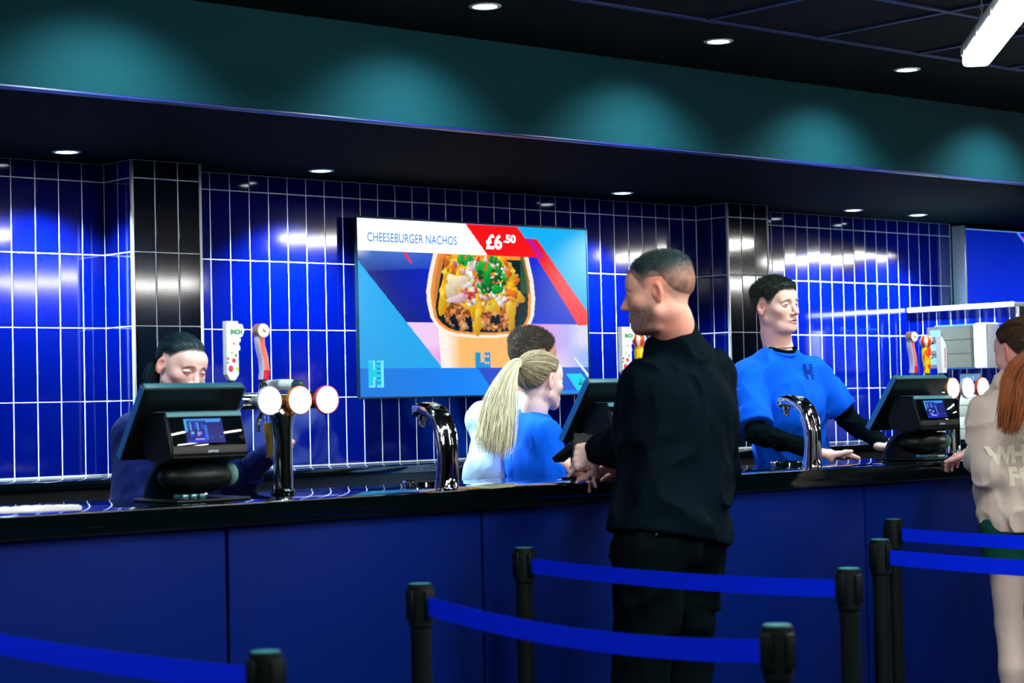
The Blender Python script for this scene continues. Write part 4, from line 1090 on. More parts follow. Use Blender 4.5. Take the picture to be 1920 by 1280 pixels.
def build_head(c, A, S, spec):
    """returns (skin verts, quads, colours), (hair verts, quads, colours). c centre, A axes, S scale"""
    h = 0.0026; ext = 0.15
    F = Field((-0.125, -0.15, -0.185), (0.125, 0.15, 0.145), h)
    fem = spec.get('fem', 0); jw = 0.050-0.006*fem; heavy = spec.get('heavy', 0.0)
    F.ell((0, -0.014, 0.032), (0.0760+0.003*heavy, 0.096, 0.083))
    F.ell((0, 0.026, -0.024), (0.0635+0.004*heavy, 0.068, 0.082), k=0.03)
    F.ell((0, 0.066, 0.040), (0.050, 0.030, 0.036), k=0.03)
    for s_ in (-1, 1):
        F.cone((s_*(jw+0.003), 0.000, -0.058), (s_*0.014, 0.070, -0.098), 0.018+0.004*heavy, 0.015, 0.022)
        F.ell((s_*0.044, 0.056, -0.024), (0.020, 0.020, 0.018), k=0.022)
        F.cone((s_*0.040, 0.074, 0.018), (s_*0.012, 0.089, 0.014), 0.008, 0.009, 0.014)
    F.ell((0, 0.073, -0.100), (0.019-0.003*fem, 0.016, 0.015), k=0.016)
    F.ell((0, 0.074, -0.068), (0.027, 0.021, 0.024), k=0.02)
    if heavy: F.ell((0, 0.03, -0.105), (0.045, 0.045, 0.02), k=0.03)
    for s_ in (-1, 1):                                     # eye sockets
        F.ell((s_*0.0315, 0.105, 0.000), (0.018, 0.021, 0.0125), k=0.016, op='cut')
    F.cone((0, 0.090, 0.006), (0, 0.112-0.003*fem, -0.036), 0.0068, 0.0105-0.001*fem, 0.010)
    F.ell((0, 0.110-0.003*fem, -0.038), (0.0105, 0.0105, 0.0085), k=0.006)
    for s_ in (-1, 1):
        F.ell((s_*0.0125, 0.099, -0.042), (0.0075, 0.010, 0.0068), k=0.006)
        F.ell((s_*0.0068, 0.1065, -0.0495), (0.0036, 0.005, 0.003), k=0.003, op='cut')
        F.cone((s_*0.020, 0.0905, -0.0690), (s_*0.006, 0.0975, -0.0665), 0.0038, 0.0050, 0.005)
        F.cone((s_*0.018, 0.0895, -0.0755), (0, 0.0955, -0.0775), 0.0045, 0.0060, 0.005)
        F.ell((s_*0.0315, 0.0785, 0.000), (0.0120, 0.0120, 0.0120), k=0.003)          # eyeball
        lz = 0.0050-0.0070*spec.get('lid', 0.2)
        for q0, q1 in (((0.0460, 0.0795, -0.0005), (0.0385, 0.0865, lz)), ((0.0385, 0.0865, lz), (0.0315, 0.0885, lz+0.0008)), ((0.0315, 0.0885, lz+0.0008), (0.0245, 0.0870, lz)), ((0.0245, 0.0870, lz), (0.0185, 0.0820, -0.0015))):
            F.cone((s_*q0[0], q0[1], q0[2]+0.0012), (s_*q1[0], q1[1], q1[2]+0.0012), 0.0028, 0.0028, 0.004)
        for q0, q1 in (((0.0450, 0.0800, -0.0030), (0.0320, 0.0865, -0.0078)), ((0.0320, 0.0865, -0.0078), (0.0190, 0.0820, -0.0035))):
            F.cone((s_*q0[0], q0[1], q0[2]), (s_*q1[0], q1[1], q1[2]), 0.0026, 0.0026, 0.005)
    mo = spec.get('mouth', 0.0)
    F.cone((-0.019, 0.098, -0.0718), (0.019, 0.098, -0.0718), 0.0012+mo, 0.0012+mo, 0.003, op='cut')
    cr = F.d.copy()                                        # skull without ears, for the hair
    for s_ in (-1, 1):
        yw = s_*R(24); Mx = np.array([[math.cos(yw), -math.sin(yw), 0], [math.sin(yw), math.cos(yw), 0], [0, 0, 1]])
        ti = R(-12); My = np.array([[1, 0, 0], [0, math.cos(ti), -math.sin(ti)], [0, math.sin(ti), math.cos(ti)]])
        ME = Mx @ My
        ce = np.array([s_*0.0785, -0.013, -0.004])
        F.ell(ce, (0.0075, 0.0185, 0.0305), ME, k=0.004)
        F.ell(ce+ME @ np.array([s_*0.007, 0.003, 0.004]), (0.007, 0.0105, 0.0165), ME, k=0.004, op='cut')
        F.ell(ce+ME @ np.array([0, 0.004, -0.026]), (0.0055, 0.009, 0.009), ME, k=0.005)
        F.ell(ce+ME @ np.array([s_*0.001, 0.0135, -0.004]), (0.004, 0.004, 0.007), ME, k=0.003)
    # neck: towards the body, given in head axes
    nb = np.linalg.inv(A) @ (np.array(spec['neck'])-c)/S
    nr = spec.get('neck_r', 0.056)/S
    F.cone((0, -0.022, -0.050), nb*0.45+np.array([0, -0.022, -0.05])*0.55, nr*0.98, nr, 0.022)
    F.cone(nb*0.45+np.array([0, -0.022, -0.05])*0.55, nb, nr, nr*1.12, 0.02)
    V, Q = F.mesh()
    x, y, z = V[:, 0], V[:, 1], V[:, 2]; ax = np.abs(x)
    base = np.array(lin(*spec['skin'])[:3]); C = np.tile(base, (len(V), 1))
    def mix(m_, col):
        c_ = np.array(lin(*col)[:3]); m2 = np.clip(m_, 0, 1)[:, None]; C[:] = C*(1-m2)+c_*m2
    n1 = vnoise(x*60+9, y*60, z*60); n2 = vnoise(x*300, y*300, z*300)
    red = spec.get('red', (225, 120, 100))
    g = lambda cx, cy, cz, r: np.exp(-(((ax-cx)**2+(y-cy)**2+(z-cz)**2)/r**2))
    mix(0.35*g(0.045, 0.065, -0.03, 0.022)*(0.6+0.8*n1), red)
    mix(0.55*g(0, 0.115, -0.042, 0.014), red)
    ear = smooth01(ax, 0.071, 0.079)*(z > -0.05)*(z < 0.04)
    mix(0.45*ear, red)
    mix(0.25*spec.get('neckred', 0)*smooth01(-z, 0.05, 0.10), red)
    lip = np.exp(-((z+0.0715)/0.0075)**4)*np.exp(-(ax/0.0215)**4)*(y > 0.084)
    mix(lip*0.85, spec.get('lip', (205, 105, 110)))
    mix(np.exp(-((z+0.0718)/0.0022)**2)*np.exp(-(ax/0.021)**4)*(y > 0.082)*0.8, (90, 35, 40))
    if spec.get('stubble'):
        st = smooth01(-z, 0.030, 0.058)*smooth01(y, -0.010, 0.020)*(1-smooth01(-z, 0.115, 0.14))
        st = np.maximum(st*(1-smooth01(0.085-ax*0.0-(-z), 0.0, 0.0001)*0), st*1.0)
        ms = np.exp(-((z+0.058)/0.006)**2)*np.exp(-(ax/0.03)**4)*(y > 0.08)
        st = np.clip(np.maximum(st*(1-lip), ms), 0, 1)
        mix(st*spec['stubble']*(0.7+0.4*n2), spec.get('stubcol', (70, 62, 66)))
    mix(np.exp(-((z-0.0180+0.010*np.maximum(0, ax-0.03)/0.02*1.0-0.002*np.sin(ax*80))/0.0042)**2)*smooth01(ax, 0.010, 0.016)*(1-smooth01(ax, 0.046, 0.054))*(y > 0.05)*spec.get('browa', 0.85)*(0.7+0.5*n2), spec.get('brow', (60, 45, 45)))
    # eyes
    ex = np.sqrt((ax-0.0315)**2+(y-0.0785)**2+(z)**2)
    lo_ = 0.0050-0.0070*spec.get('lid', 0.2)
    wd = np.clip((ax-0.0315)/0.0115, -1, 1)
    ball = (y > 0.080) & (np.abs(ax-0.0315) < 0.0115) & (z < lo_-0.0012+0.0*wd-0.0030*wd**2) & (z > -0.0056+0.0036*wd**2) & (ex < 0.0150)
    mix(ball*0.85, (205, 198, 198))
    gz = spec.get('gaze', (0, 0)); xx = x*1.0
    iris = ball & (((np.where(x > 0, x-0.0315, x+0.0315)-gz[0])**2+(z-0.0005-gz[1])**2) < 0.0056**2)
    mix(iris*0.95, spec.get('iris', (50, 45, 45)))
    lash = np.exp(-((z-(lo_-0.0006-0.0034*wd**2))/0.0015)**2)*np.exp(-((ax-0.0315)/0.0125)**4)*(y > 0.078)
    mix(lash*spec.get('lash', 0.6), (45, 30, 35))
    # scalp colour of a fade (cropped hair too short to stand off the skin)
    Hm = None
    zl = np.interp(y, spec['hl'][0], spec['hl'][1])
    mask = z-zl-0.004*(n1-0.5)
    crop = smooth01(mask, -0.004, 0.012)*(1-0.0*ax)
    hc = spec['hair']
    mix(crop*np.interp(z, [-0.07, 0.0, 0.04], spec.get('croptone', [1, 1, 1]))*(0.75+0.4*n2)*(1-ear), hc)
    skin = (V, Q, C)
    # hair shell
    F2 = Field((-0.125, -0.15, -0.185), (0.125, 0.15, 0.145), h)
    X, Y, Z = F2.pts((slice(None),)*3); X = X+0*Y+0*Z; Y = Y+0*X; Z = Z+0*X
    zl = np.interp(Y, spec['hl'][0], spec['hl'][1]).astype(np.float32)
    th = spec['thick'](X, Y, Z)
    m_ = smooth01(Z-zl, -0.002, spec.get('soft', 0.03))
    mp = spec.get('stretch', (260, 260, 260))
    nz = vnoise(X*mp[0], Y*mp[1], Z*mp[2])*0.6+vnoise(X*mp[0]*0.4+7, Y*mp[1]*0.4, Z*mp[2]*0.4)*0.4
    F2.d = (cr-(-0.004+m_*(th+0.004)+(nz-0.5)*spec.get('rough', 0.004)*m_)).astype(np.float32)
    F2.d = np.maximum(F2.d, -(Z-zl+0.004)).astype(np.float32)
    Vh, Qh = F2.mesh()
    x, y, z = Vh.T
    hc_ = np.array(lin(*spec['hair'])[:3]); h2 = np.array(lin(*spec.get('hair2', spec['hair']))[:3])
    mp = spec.get('stretchc', mp)
    n3 = vnoise(x*mp[0]*1.3, y*mp[1]*1.3, z*mp[2]*1.3)[:, None]
    Ch = hc_*(1-n3)+h2*n3
    if 'hairmod' in spec: Ch = spec['hairmod'](x, y, z, Ch)
    tf = lambda P: (P*S) @ A.T + np.array(c)
    return (tf(V), Q, C), (tf(Vh), Qh, Ch)

def build_hand(w, fingers_dir, palm_n, side, curls, scale=1.0, thumb=None, spread=0.0, col=(232, 178, 160), h=0.0022):
    """w wrist, fingers_dir towards the fingers, palm_n out of the palm, side: +1 when the thumb lies on cross(fingers, palm) side.
    curls: four (base, middle, tip) bends in degrees"""
    f = unit(fingers_dir); n = unit(np.array(palm_n)-f*np.dot(palm_n, f)); t_ = np.cross(f, n)*side; w = np.array(w, float)
    L = scale
    F = Field(w-0.215*L, w+0.215*L, h)
    F.cone(w-f*0.035*L, w+f*0.012*L, 0.0245*L, 0.0245*L, 0.01, flat=(n, 1.3))
    offs = (0.030, 0.0105, -0.0095, -0.029)
    for q, o in enumerate(offs):
        F.cone(w+f*0.01*L+t_*o*0.55*L, w+f*(0.086-0.004*abs(q-1)-0.003*q)*L+t_*o*L, 0.0145*L, 0.0115*L, 0.014, flat=(n, 1.1))
    F.ell(w+f*0.035*L+t_*0.026*L+n*0.008*L, (0.017*L, 0.017*L, 0.026*L), k=0.014)
    lens = ((0.042, 0.024, 0.019), (0.046, 0.028, 0.020), (0.043, 0.026, 0.020), (0.034, 0.020, 0.018))
    nails = []
    G = Field(w-0.215*L, w+0.215*L, h)
    for q, o in enumerate(offs):
        p = w+f*(0.086-0.004*abs(q-1)-0.003*q)*L+t_*o*L
        sp = spread*(1.5-q)/1.5
        ang = 0.0; d0 = unit(f+t_*math.tan(R(sp)))
        r0 = (0.0092, 0.0095, 0.009, 0.008)[q]*L
        for j in range(3):
            ang += R(curls[q][j]); d = d0*math.cos(ang)+n*math.sin(ang)
            e = p+d*lens[q][j]*L
            G.cone(p, e, r0*(1-0.06*j), r0*(1-0.06*(j+1)), 0.0035 if j else 0.001)
            if j == 2: nails.append((e-d*0.003*L-(n*math.cos(ang)-d0*math.sin(ang))*r0*0.75, r0))
            p = e
    sl = (slice(None),)*3
    F.d = smin(F.d, G.d, 0.006)
    th = thumb or ((40, 10), (15, 5), (20, 5))
    p = w+f*0.020*L+t_*0.026*L+n*0.006*L
    dirs = []
    for (a, bnd), ln, ra in zip(th, (0.044, 0.033, 0.027), ((0.0145, 0.0115), (0.0108, 0.0098), (0.0098, 0.0082))):
        d = unit(f*math.cos(R(a))+t_*math.sin(R(a))+n*math.tan(R(bnd)))
        e = p+d*ln*L; F.cone(p, e, ra[0]*L, ra[1]*L, 0.008); p = e
    V, Q = F.mesh()
    base = np.array(lin(*col)[:3]); C = np.tile(base, (len(V), 1))
    red = np.array(lin(col[0], int(col[1]*0.78), int(col[2]*0.78))[:3])
    for c_, r0 in nails:
        dd = np.linalg.norm(V-c_, axis=1); m2 = np.exp(-(dd/(r0*0.9))**4)[:, None]; C = C*(1-m2*0.5)+np.array(lin(250, 215, 205)[:3])*m2*0.5
    n_ = vnoise(V[:, 0]*80, V[:, 1]*80, V[:, 2]*80)[:, None]; C = C*(1-0.35*n_)+red*0.35*n_
    return V, Q, C

def limb_skin(segs, lo, hi, col, h=0.006):
    F = Field(lo, hi, h)
    for s_ in segs: F.cone(*s_)
    V, Q = F.mesh(); return V, Q, np.tile(np.array(lin(*col)[:3]), (len(V), 1))

def folds(F, amp, scales=(9, 9, 5), seed=0, region=None):
    """cloth folds: sharp ridges of warped noise, broad ones and fine ones"""
    X, Y, Z = F.pts((slice(None),)*3); X = X+0*Y+0*Z; Y = Y+0*X; Z = Z+0*X
    near = np.abs(F.d) < 0.06
    x, y, z = X[near], Y[near], Z[near]
    wx = (vnoise(x*3.5+seed, y*3.5, z*3.5)-0.5)*3.0; wy = (vnoise(x*3.5, y*3.5+seed+9, z*3.5)-0.5)*3.0
    def rdg(k, s_):
        n = vnoise(x*scales[0]*k+s_+wx, y*scales[1]*k+wy, z*scales[2]*k+wx-wy)
        return (1-np.abs(2*n-1))**2.2
    v = rdg(1.0, seed)*1.1+rdg(2.1, seed+5)*0.42+rdg(4.0, seed+11)*0.12
    F.d[near] += (-(v-0.55)*amp).astype(np.float32)

def fuzz(hair, A, n, length, rad=0.0006, lay=0.7, flow=(0, 0.6, -0.5), seed=1, colA=(20, 30, 30), colB=(60, 70, 66), cmod=None, c=None, S=1.0):
    """short strands standing on the hair cap; returns a joined mesh"""
    V, Q, C = hair; rg = np.random.default_rng(seed)
    P4 = V[Q]; ctr = P4.mean(1); nr = np.cross(P4[:, 2]-P4[:, 0], P4[:, 3]-P4[:, 1]); ar = np.linalg.norm(nr, axis=1); nr /= ar[:, None]+1e-12
    out = np.sign(((ctr-V.mean(0))*nr).sum(1).sum()); nr *= out
    k = rg.choice(len(Q), n, p=ar/ar.sum()); ctr = ctr[k]+rg.normal(0, 0.0008, (n, 3)); nr = nr[k]
    keep = ((ctr-c)*nr).sum(1) > 0.02; ctr, nr = ctr[keep], nr[keep]; n = len(ctr)
    loc = ((ctr-c) @ A)/S
    L = length(loc[:, 0], loc[:, 1], loc[:, 2])*rg.uniform(0.6, 1.2, n)
    fl = np.tile(np.array(flow, float), (n, 1)); fl[:, 0] += loc[:, 0]*3
    fl = fl @ A.T
    d = nr*(1-lay)+fl*lay+rg.normal(0, 0.22, (n, 3)); d -= nr*np.minimum(0, (d*nr).sum(1)-0.12)[:, None]
    d /= np.linalg.norm(d, axis=1)[:, None]
    s1 = np.cross(d, nr+1e-3); s1 /= np.linalg.norm(s1, axis=1)[:, None]; s2 = np.cross(d, s1)
    rings = []
    for t, rr in ((-0.1, 1.0), (0.55, 0.8), (1.0, 0.15)):
        b = ctr+d*(L*t)[:, None]-nr*(0.12*L*t*t)[:, None]
        for j in range(3):
            a = j*2.0944; rings.append(b+(s1*math.cos(a)+s2*math.sin(a))*rad*rr)
    VV = np.stack(rings, 1).reshape(-1, 3); o = (np.arange(n)*9)[:, None, None]
    q = np.array([[i*3+j, i*3+(j+1) % 3, i*3+3+(j+1) % 3, i*3+3+j] for i in range(2) for j in range(3)])[None]
    QQ = (q+o).reshape(-1, 4)
    mx = rg.uniform(0, 1, n)[:, None]; CC = np.array(lin(*colA)[:3])*(1-mx)+np.array(lin(*colB)[:3])*mx
    if cmod is not None: CC = cmod(loc[:, 0], loc[:, 1], loc[:, 2], CC)
    CC = np.repeat(CC, 9, 0)
    return join_np([hair, (VV, QQ, CC)])

def combed(hair, c, A, S, tie, n, colA, colB, rad=0.0009, seed=2, lift=0.0012, start=0.0):
    """long strands lying on the cap from the hairline to the tie point"""
    V, Q, C = hair; rg = np.random.default_rng(seed)
    bv = BVHTree.FromPolygons([tuple(v) for v in V], [tuple(int(i) for i in q) for q in Q])
    k = rg.integers(0, len(V), n*2); roots = V[k]
    cc = np.array(c)+A @ np.array([0, -0.01, 0.02])*S
    d1 = unit(tie-cc); m_ = 12; VV = []; QQ = []; CC = []; cnt = 0
    ca, cb = np.array(lin(*colA)[:3]), np.array(lin(*colB)[:3])
    for r_ in roots:
        if cnt >= n: break
        d0 = unit(r_-cc); an = math.acos(max(-1, min(1, float(d0 @ d1))))
        if an < 0.25 or np.linalg.norm(r_-cc) < 0.05: continue
        pts = []; ph = rg.uniform(0, 6.28); side = np.cross(d0, d1)
        for i in range(m_):
            t = i/(m_-1); d = (math.sin((1-t)*an)*d0+math.sin(t*an)*d1)/math.sin(an)+side*0.05*math.sin(t*3.14)*math.sin(ph)
            h_ = bv.ray_cast(Vector(cc+d*0.25), Vector(-d), 0.25)
            if h_[0] is None: pts = None; break
            pts.append(np.array(h_[0])+d*(lift+0.001*math.sin(ph*3)))
        if pts is None: continue
        P = np.array(pts); T = np.gradient(P, axis=0); T /= np.linalg.norm(T, axis=1)[:, None]+1e-9
        s1 = np.cross(T, P-cc); s1 /= np.linalg.norm(s1, axis=1)[:, None]+1e-9; s2 = np.cross(T, s1)
        rr = rad*rg.uniform(0.6, 1.5)
        VV.append(np.stack([P+(s1*math.cos(a)+s2*math.sin(a))*rr for a in (0, 2.094, 4.189)], 1).reshape(-1, 3))
        o = cnt*m_*3; i = np.arange(m_-1)[:, None]; j = np.arange(3)[None]; a0 = o+i*3+j; a1 = o+i*3+(j+1) % 3
        QQ.append(np.stack([a0, a1, a1+3, a0+3], 2).reshape(-1, 4))
        mx = np.clip(rg.normal(0.45, 0.3), 0, 1); CC.append(np.tile(ca*(1-mx)+cb*mx, (m_*3, 1))); cnt += 1
    return join_np([hair, (np.concatenate(VV), np.concatenate(QQ), np.concatenate(CC))])

# ------------------------------------------------------------------ people
skin_m = attrmat('skin', 0.48, sss=0.12, bump=(900, 0.05, 0.0005))
hair_m = attrmat('hair', 0.5, bump=(500, 0.5, 0.001), spec=0.4)
UP = np.array([0, 0, 1.0])
def cloth(name, rgb, rough=0.85, bump=(420, 0.25, 0.0006), sheen=0.0, var=None):
    return mat(name, lin(*rgb), rough, spec=0.04 if max(rgb) < 60 else 0.15, bump=bump, sheen=sheen, var=var)
A3 = lambda u, v, y: np.array(at(u, v, y))

def torso(F, J, e=0.0, bw=1.0, fem=0, hips=True):
    r, f = J['r'], J['f']; up = unit(J['neck']-J['pelvis']); rr = unit(r-up*np.dot(r, up)); ff = np.cross(up, rr)
    M = mats3(rr, ff, up); ch = J['chest']; pe = J['pelvis']; wa = pe*0.45+ch*0.55-up*0.04
    if hips:
        F.ell(pe, ((0.158+0.010*fem)*bw+e, 0.112*bw+e, 0.13+e), M, k=0.04)
    F.cone(pe+up*0.02, wa, (0.140-0.006*fem)*bw+e, (0.132-0.012*fem)*bw+e, 0.05, flat=(ff, 1.32))
    F.cone(wa, ch+up*0.02, (0.132-0.012*fem)*bw+e, (0.155-0.012*fem)*bw+e, 0.05, flat=(ff, 1.35))
    F.ell(ch+up*0.035, (0.165*bw+e, 0.108*bw+e, 0.15+e), M, k=0.05)
    if fem:
        for s_ in (-1, 1): F.ell(ch+rr*s_*0.062+ff*0.072-up*0.01, (0.058+e, 0.052+e, 0.058+e), M, k=0.035)
    else: F.ell(ch+ff*0.05+up*0.04, (0.13*bw+e, 0.065+e, 0.09+e), M, k=0.05)
    sl, sr, nk = J['SL'], J['SR'], J['neck']
    rs = 0.052+e
    F.cone(sl*0.93+sr*0.07, sr*0.93+sl*0.07, rs*0.98, rs*0.98, 0.045, flat=(ff, 1.0))
    for s_ in (sl, sr): F.cone(nk-UP*0.035, s_*0.85+nk*0.15, 0.050+e*0.8, 0.040+e, 0.05)

def arm(F, S, E, W, e=0.0, k=0.02, upto=2.0, sc=1.0, flare=0.0):
    """upto: 1 = to the elbow, 2 = to the wrist"""
    a = min(upto, 1.0)
    e1 = S+(E-S)*a
    F.cone(S, e1, 0.056*sc+e, (0.056+(0.041-0.056)*a)*sc+e+flare, k)
    if upto > 1:
        b = min(upto-1, 1.0); w = E+(W-E)*b
        F.cone(E, w, 0.041*sc+e, (0.041+(0.028-0.041)*b)*sc+e+flare, 0.015)

def bbox(ps, m_):
    P = np.array(ps); return P.min(0)-m_, P.max(0)+m_

def fieldobj(name, F, ma, root, cols=None, org=None):
    V, Q = F.mesh()
    V = V-np.array(org if org is not None else root.location)
    o = link(name, npmesh(name, V, Q, cols), ma, root); return o

def standing(J, root, f, stride=0.10, ht=1.0):
    r = J['r']; pe = J['pelvis']
    for s_, a in ((-1, 'L'), (1, 'R')):
        J['H'+a] = pe+r*s_*0.088-UP*0.04
        J['A'+a] = np.array([root[0], root[1], 0.085])+r*s_*stride+f*(0.03 if s_ > 0 else -0.02)
        J['K'+a] = (J['H'+a]*0.5+J['A'+a]*0.5)+f*0.025+UP*0.03
    return J

def legs(F, J, e=0.0, sc=1.0, ankle=0.034):
    for a in 'LR':
        F.cone(J['H'+a], J['K'+a], 0.083*sc+e, 0.056*sc+e, 0.03)
        F.cone(J['K'+a], J['K'+a]*0.62+J['A'+a]*0.38-J['f']*0.018, 0.056*sc+e, 0.055*sc+e, 0.02)
        F.cone(J['K'+a]*0.62+J['A'+a]*0.38-J['f']*0.018, J['A'+a], 0.055*sc+e, ankle*sc+e, 0.02)

def shoes(J, root, ma, sole):
    for a in 'LR':
        p = J['A'+a].copy(); f = J['f']
        F = Field(p-np.array([0.26, 0.26, 0.11]), p+np.array([0.26, 0.26, 0.10]), 0.007)
        g = np.array([p[0], p[1], 0.0])
        F.cone(g-f*0.035+UP*0.048, g+f*0.04+UP*0.052, 0.040, 0.042, 0.01); F.cone(g+f*0.04+UP*0.045, g+f*0.155+UP*0.034, 0.042, 0.034, 0.02, flat=(UP, 1.15))
        F.cone(g-f*0.01+UP*0.06, p+UP*0.02, 0.042, 0.040, 0.015)
        F.plane(g+UP*0.004, -UP, 0.003)
        s = fieldobj('shoe', F, ma, root)

def SLV(F, S_, E_, q):
    """cut a sleeve off square at the fraction q of the upper arm"""
    d = unit(E_-S_); p = S_+(E_-S_)*q; X, Y, Z = F.pts((slice(None),)*3)
    t = (X-p[0])*d[0]+(Y-p[1])*d[1]+(Z-p[2])*d[2]
    r2 = np.sqrt(np.maximum((X-p[0])**2+(Y-p[1])**2+(Z-p[2])**2-t*t, 0))
    F.d = np.where((t > -0.03) & (r2 < 0.125), np.maximum(F.d, t), F.d).astype(np.float32)

def wrap(me, BV, root, M, off=0.0025):
    """lay a flat mesh (local xy) on a surface by rays along -z of M"""
    bm = bmesh.new(); bm.from_mesh(me)
    n = (M.to_3x3() @ Vector((0, 0, 1))).normalized()
    dep = []
    for v in bm.verts:
        hit = BV.ray_cast((M @ v.co)+n*0.4, -n, 1.0)
        dep.append(hit[3] if hit[0] is not None else None)
    med = float(np.median([d for d in dep if d is not None]))
    xs = np.array([v.co.x for v in bm.verts]); ys = np.array([v.co.y for v in bm.verts])
    dd = np.array([med if d is None else min(max(d, med-0.03), med+0.03) for d in dep])
    sx, sy = xs-xs.mean(), ys-ys.mean(); q = max(np.abs(sx).max(), np.abs(sy).max()); sx, sy = sx/q, sy/q
    Am = np.stack([sx*0+1, sx, sy, sx*sx, sx*sy, sy*sy], 1); cf = np.linalg.lstsq(Am, dd, rcond=None)[0]; fit = Am @ cf
    for v, d, t_ in zip(bm.verts, dd, fit):
        d = min(max(d, t_-0.006), t_+0.004)
        v.co = (M @ v.co)+n*(0.4-d+off)-Vector(root.location)
    bm.to_mesh(me); bm.free(); return me

def dense(me, step=0.006):
    bm = bmesh.new(); bm.from_mesh(me)
    for _ in range(4):
        es = [e for e in bm.edges if e.calc_length() > step]
        if not es: break
        bmesh.ops.subdivide_edges(bm, edges=es, cuts=1, use_grid_fill=True)
    bmesh.ops.triangulate(bm, faces=bm.faces)
    bm.to_mesh(me); bm.free(); return me

def strands(name, path, width, n, ma, root, colA, colB, rad=0.0012, wav=0.01, tipspread=1.0, seed=1, flat=(1, 1, 1)):
    """a lock of hair made of many fine tapering strands along path"""
    rg = np.random.default_rng(seed)
    P = np.array(path, float); m_ = 26
    t = np.linspace(0, 1, len(P)); tt = np.linspace(0, 1, m_)
    # smooth path
    def cr(tq):
        out = np.zeros((len(tq), 3))
        for i, q in enumerate(tq):
            s = q*(len(P)-1); k = min(int(s), len(P)-2); u = s-k
            p0, p1, p2, p3 = P[max(k-1, 0)], P[k], P[k+1], P[min(k+2, len(P)-1)]
            out[i] = 0.5*((2*p1)+(-p0+p2)*u+(2*p0-5*p1+4*p2-p3)*u*u+(-p0+3*p1-3*p2+p3)*u**3)
        return out
    C0 = cr(tt); W_ = np.interp(tt, np.linspace(0, 1, len(width)), width)
    T = np.gradient(C0, axis=0); T /= np.linalg.norm(T, axis=1)[:, None]
    ref = np.array([0.3, 0.8, 0.1]); Sd = np.cross(T, ref); Sd /= np.linalg.norm(Sd, axis=1)[:, None]; Nd = np.cross(T, Sd)
    V = []; Q = []; C = []
    ca, cb = np.array(lin(*colA)[:3]), np.array(lin(*colB)[:3])
    for k in range(n):
        a = rg.uniform(0, 6.283); r = math.sqrt(rg.uniform(0, 1)); ln = rg.uniform(0.80, 1.0) if r < 0.9 else rg.uniform(0.7, 1.0)
        ph = rg.uniform(0, 6.28, 4); fr = rg.uniform(2, 6, 2)
        q = tt*ln
        cc = np.stack([np.interp(q, tt, C0[:, i]) for i in range(3)], 1)
        ss = np.stack([np.interp(q, tt, Sd[:, i]) for i in range(3)], 1); nn = np.stack([np.interp(q, tt, Nd[:, i]) for i in range(3)], 1)
        ww = np.interp(q, tt, W_)
        w1 = wav*(np.sin(q*fr[0]+ph[0])-math.sin(ph[0]))*q; w2 = wav*(np.sin(q*fr[1]+ph[1])-math.sin(ph[1]))*q
        c = cc+ss*(r*math.cos(a)*ww*flat[0]+w1)[:, None]+nn*(r*math.sin(a)*ww*flat[1]+w2)[:, None]
        rr = rad*np.clip((1-q)*6, 0.25, 1.0)*rg.uniform(0.7, 1.5)
        base = len(V)*0
        ring = []
        for j in range(4):
            b_ = j*math.pi/2; ring.append(c+ss*(rr*math.cos(b_))[:, None]+nn*(rr*math.sin(b_))[:, None])
        ring = np.stack(ring, 1).reshape(-1, 3)
        o = k*m_*4
        V.append(ring)
        i = np.arange(m_-1)[:, None]; j = np.arange(4)[None]
        a0 = o+i*4+j; a1 = o+i*4+(j+1) % 4
        Q.append(np.stack([a0, a1, a1+4, a0+4], 2).reshape(-1, 4))
        mx = np.clip(rg.normal(0.5, 0.28)+0.25*(q-0.5), 0, 1)
        C.append(np.repeat(ca[None]*(1-mx[:, None])+cb[None]*mx[:, None], 4, 0))
    V = np.concatenate(V)-np.array(root.location)
    return link(name, npmesh(name, V, np.concatenate(Q), np.concatenate(C)), ma, root)

def ring(name, c, rad, axis, thick, wide, ma, root, ell=1.0, axx=None):
    """a band round the neck"""
    z = Vector(unit(axis)); x = Vector(unit(axx)) if axx is not None else z.orthogonal().normalized(); x = (x-z*x.dot(z)).normalized(); y = z.cross(x)
    c = Vector(c)-root.location; n = 48; m_ = 10
    b = B(); R_ = []
    for i in range(n):
        a = 2*math.pi*i/n; d = x*math.cos(a)+y*math.sin(a)*ell; p = c+d*rad; dn = d.normalized()
        R_.append([b.bm.verts.new(p+dn*thick*math.cos(q)+z*wide*math.sin(q)) for q in [2*math.pi*j/m_ for j in range(m_)]])
    for i in range(n):
        for j in range(m_): b.bm.faces.new((R_[i][j], R_[(i+1) % n][j], R_[(i+1) % n][(j+1) % m_], R_[i][(j+1) % m_]))
    return b.obj(name, ma, root)

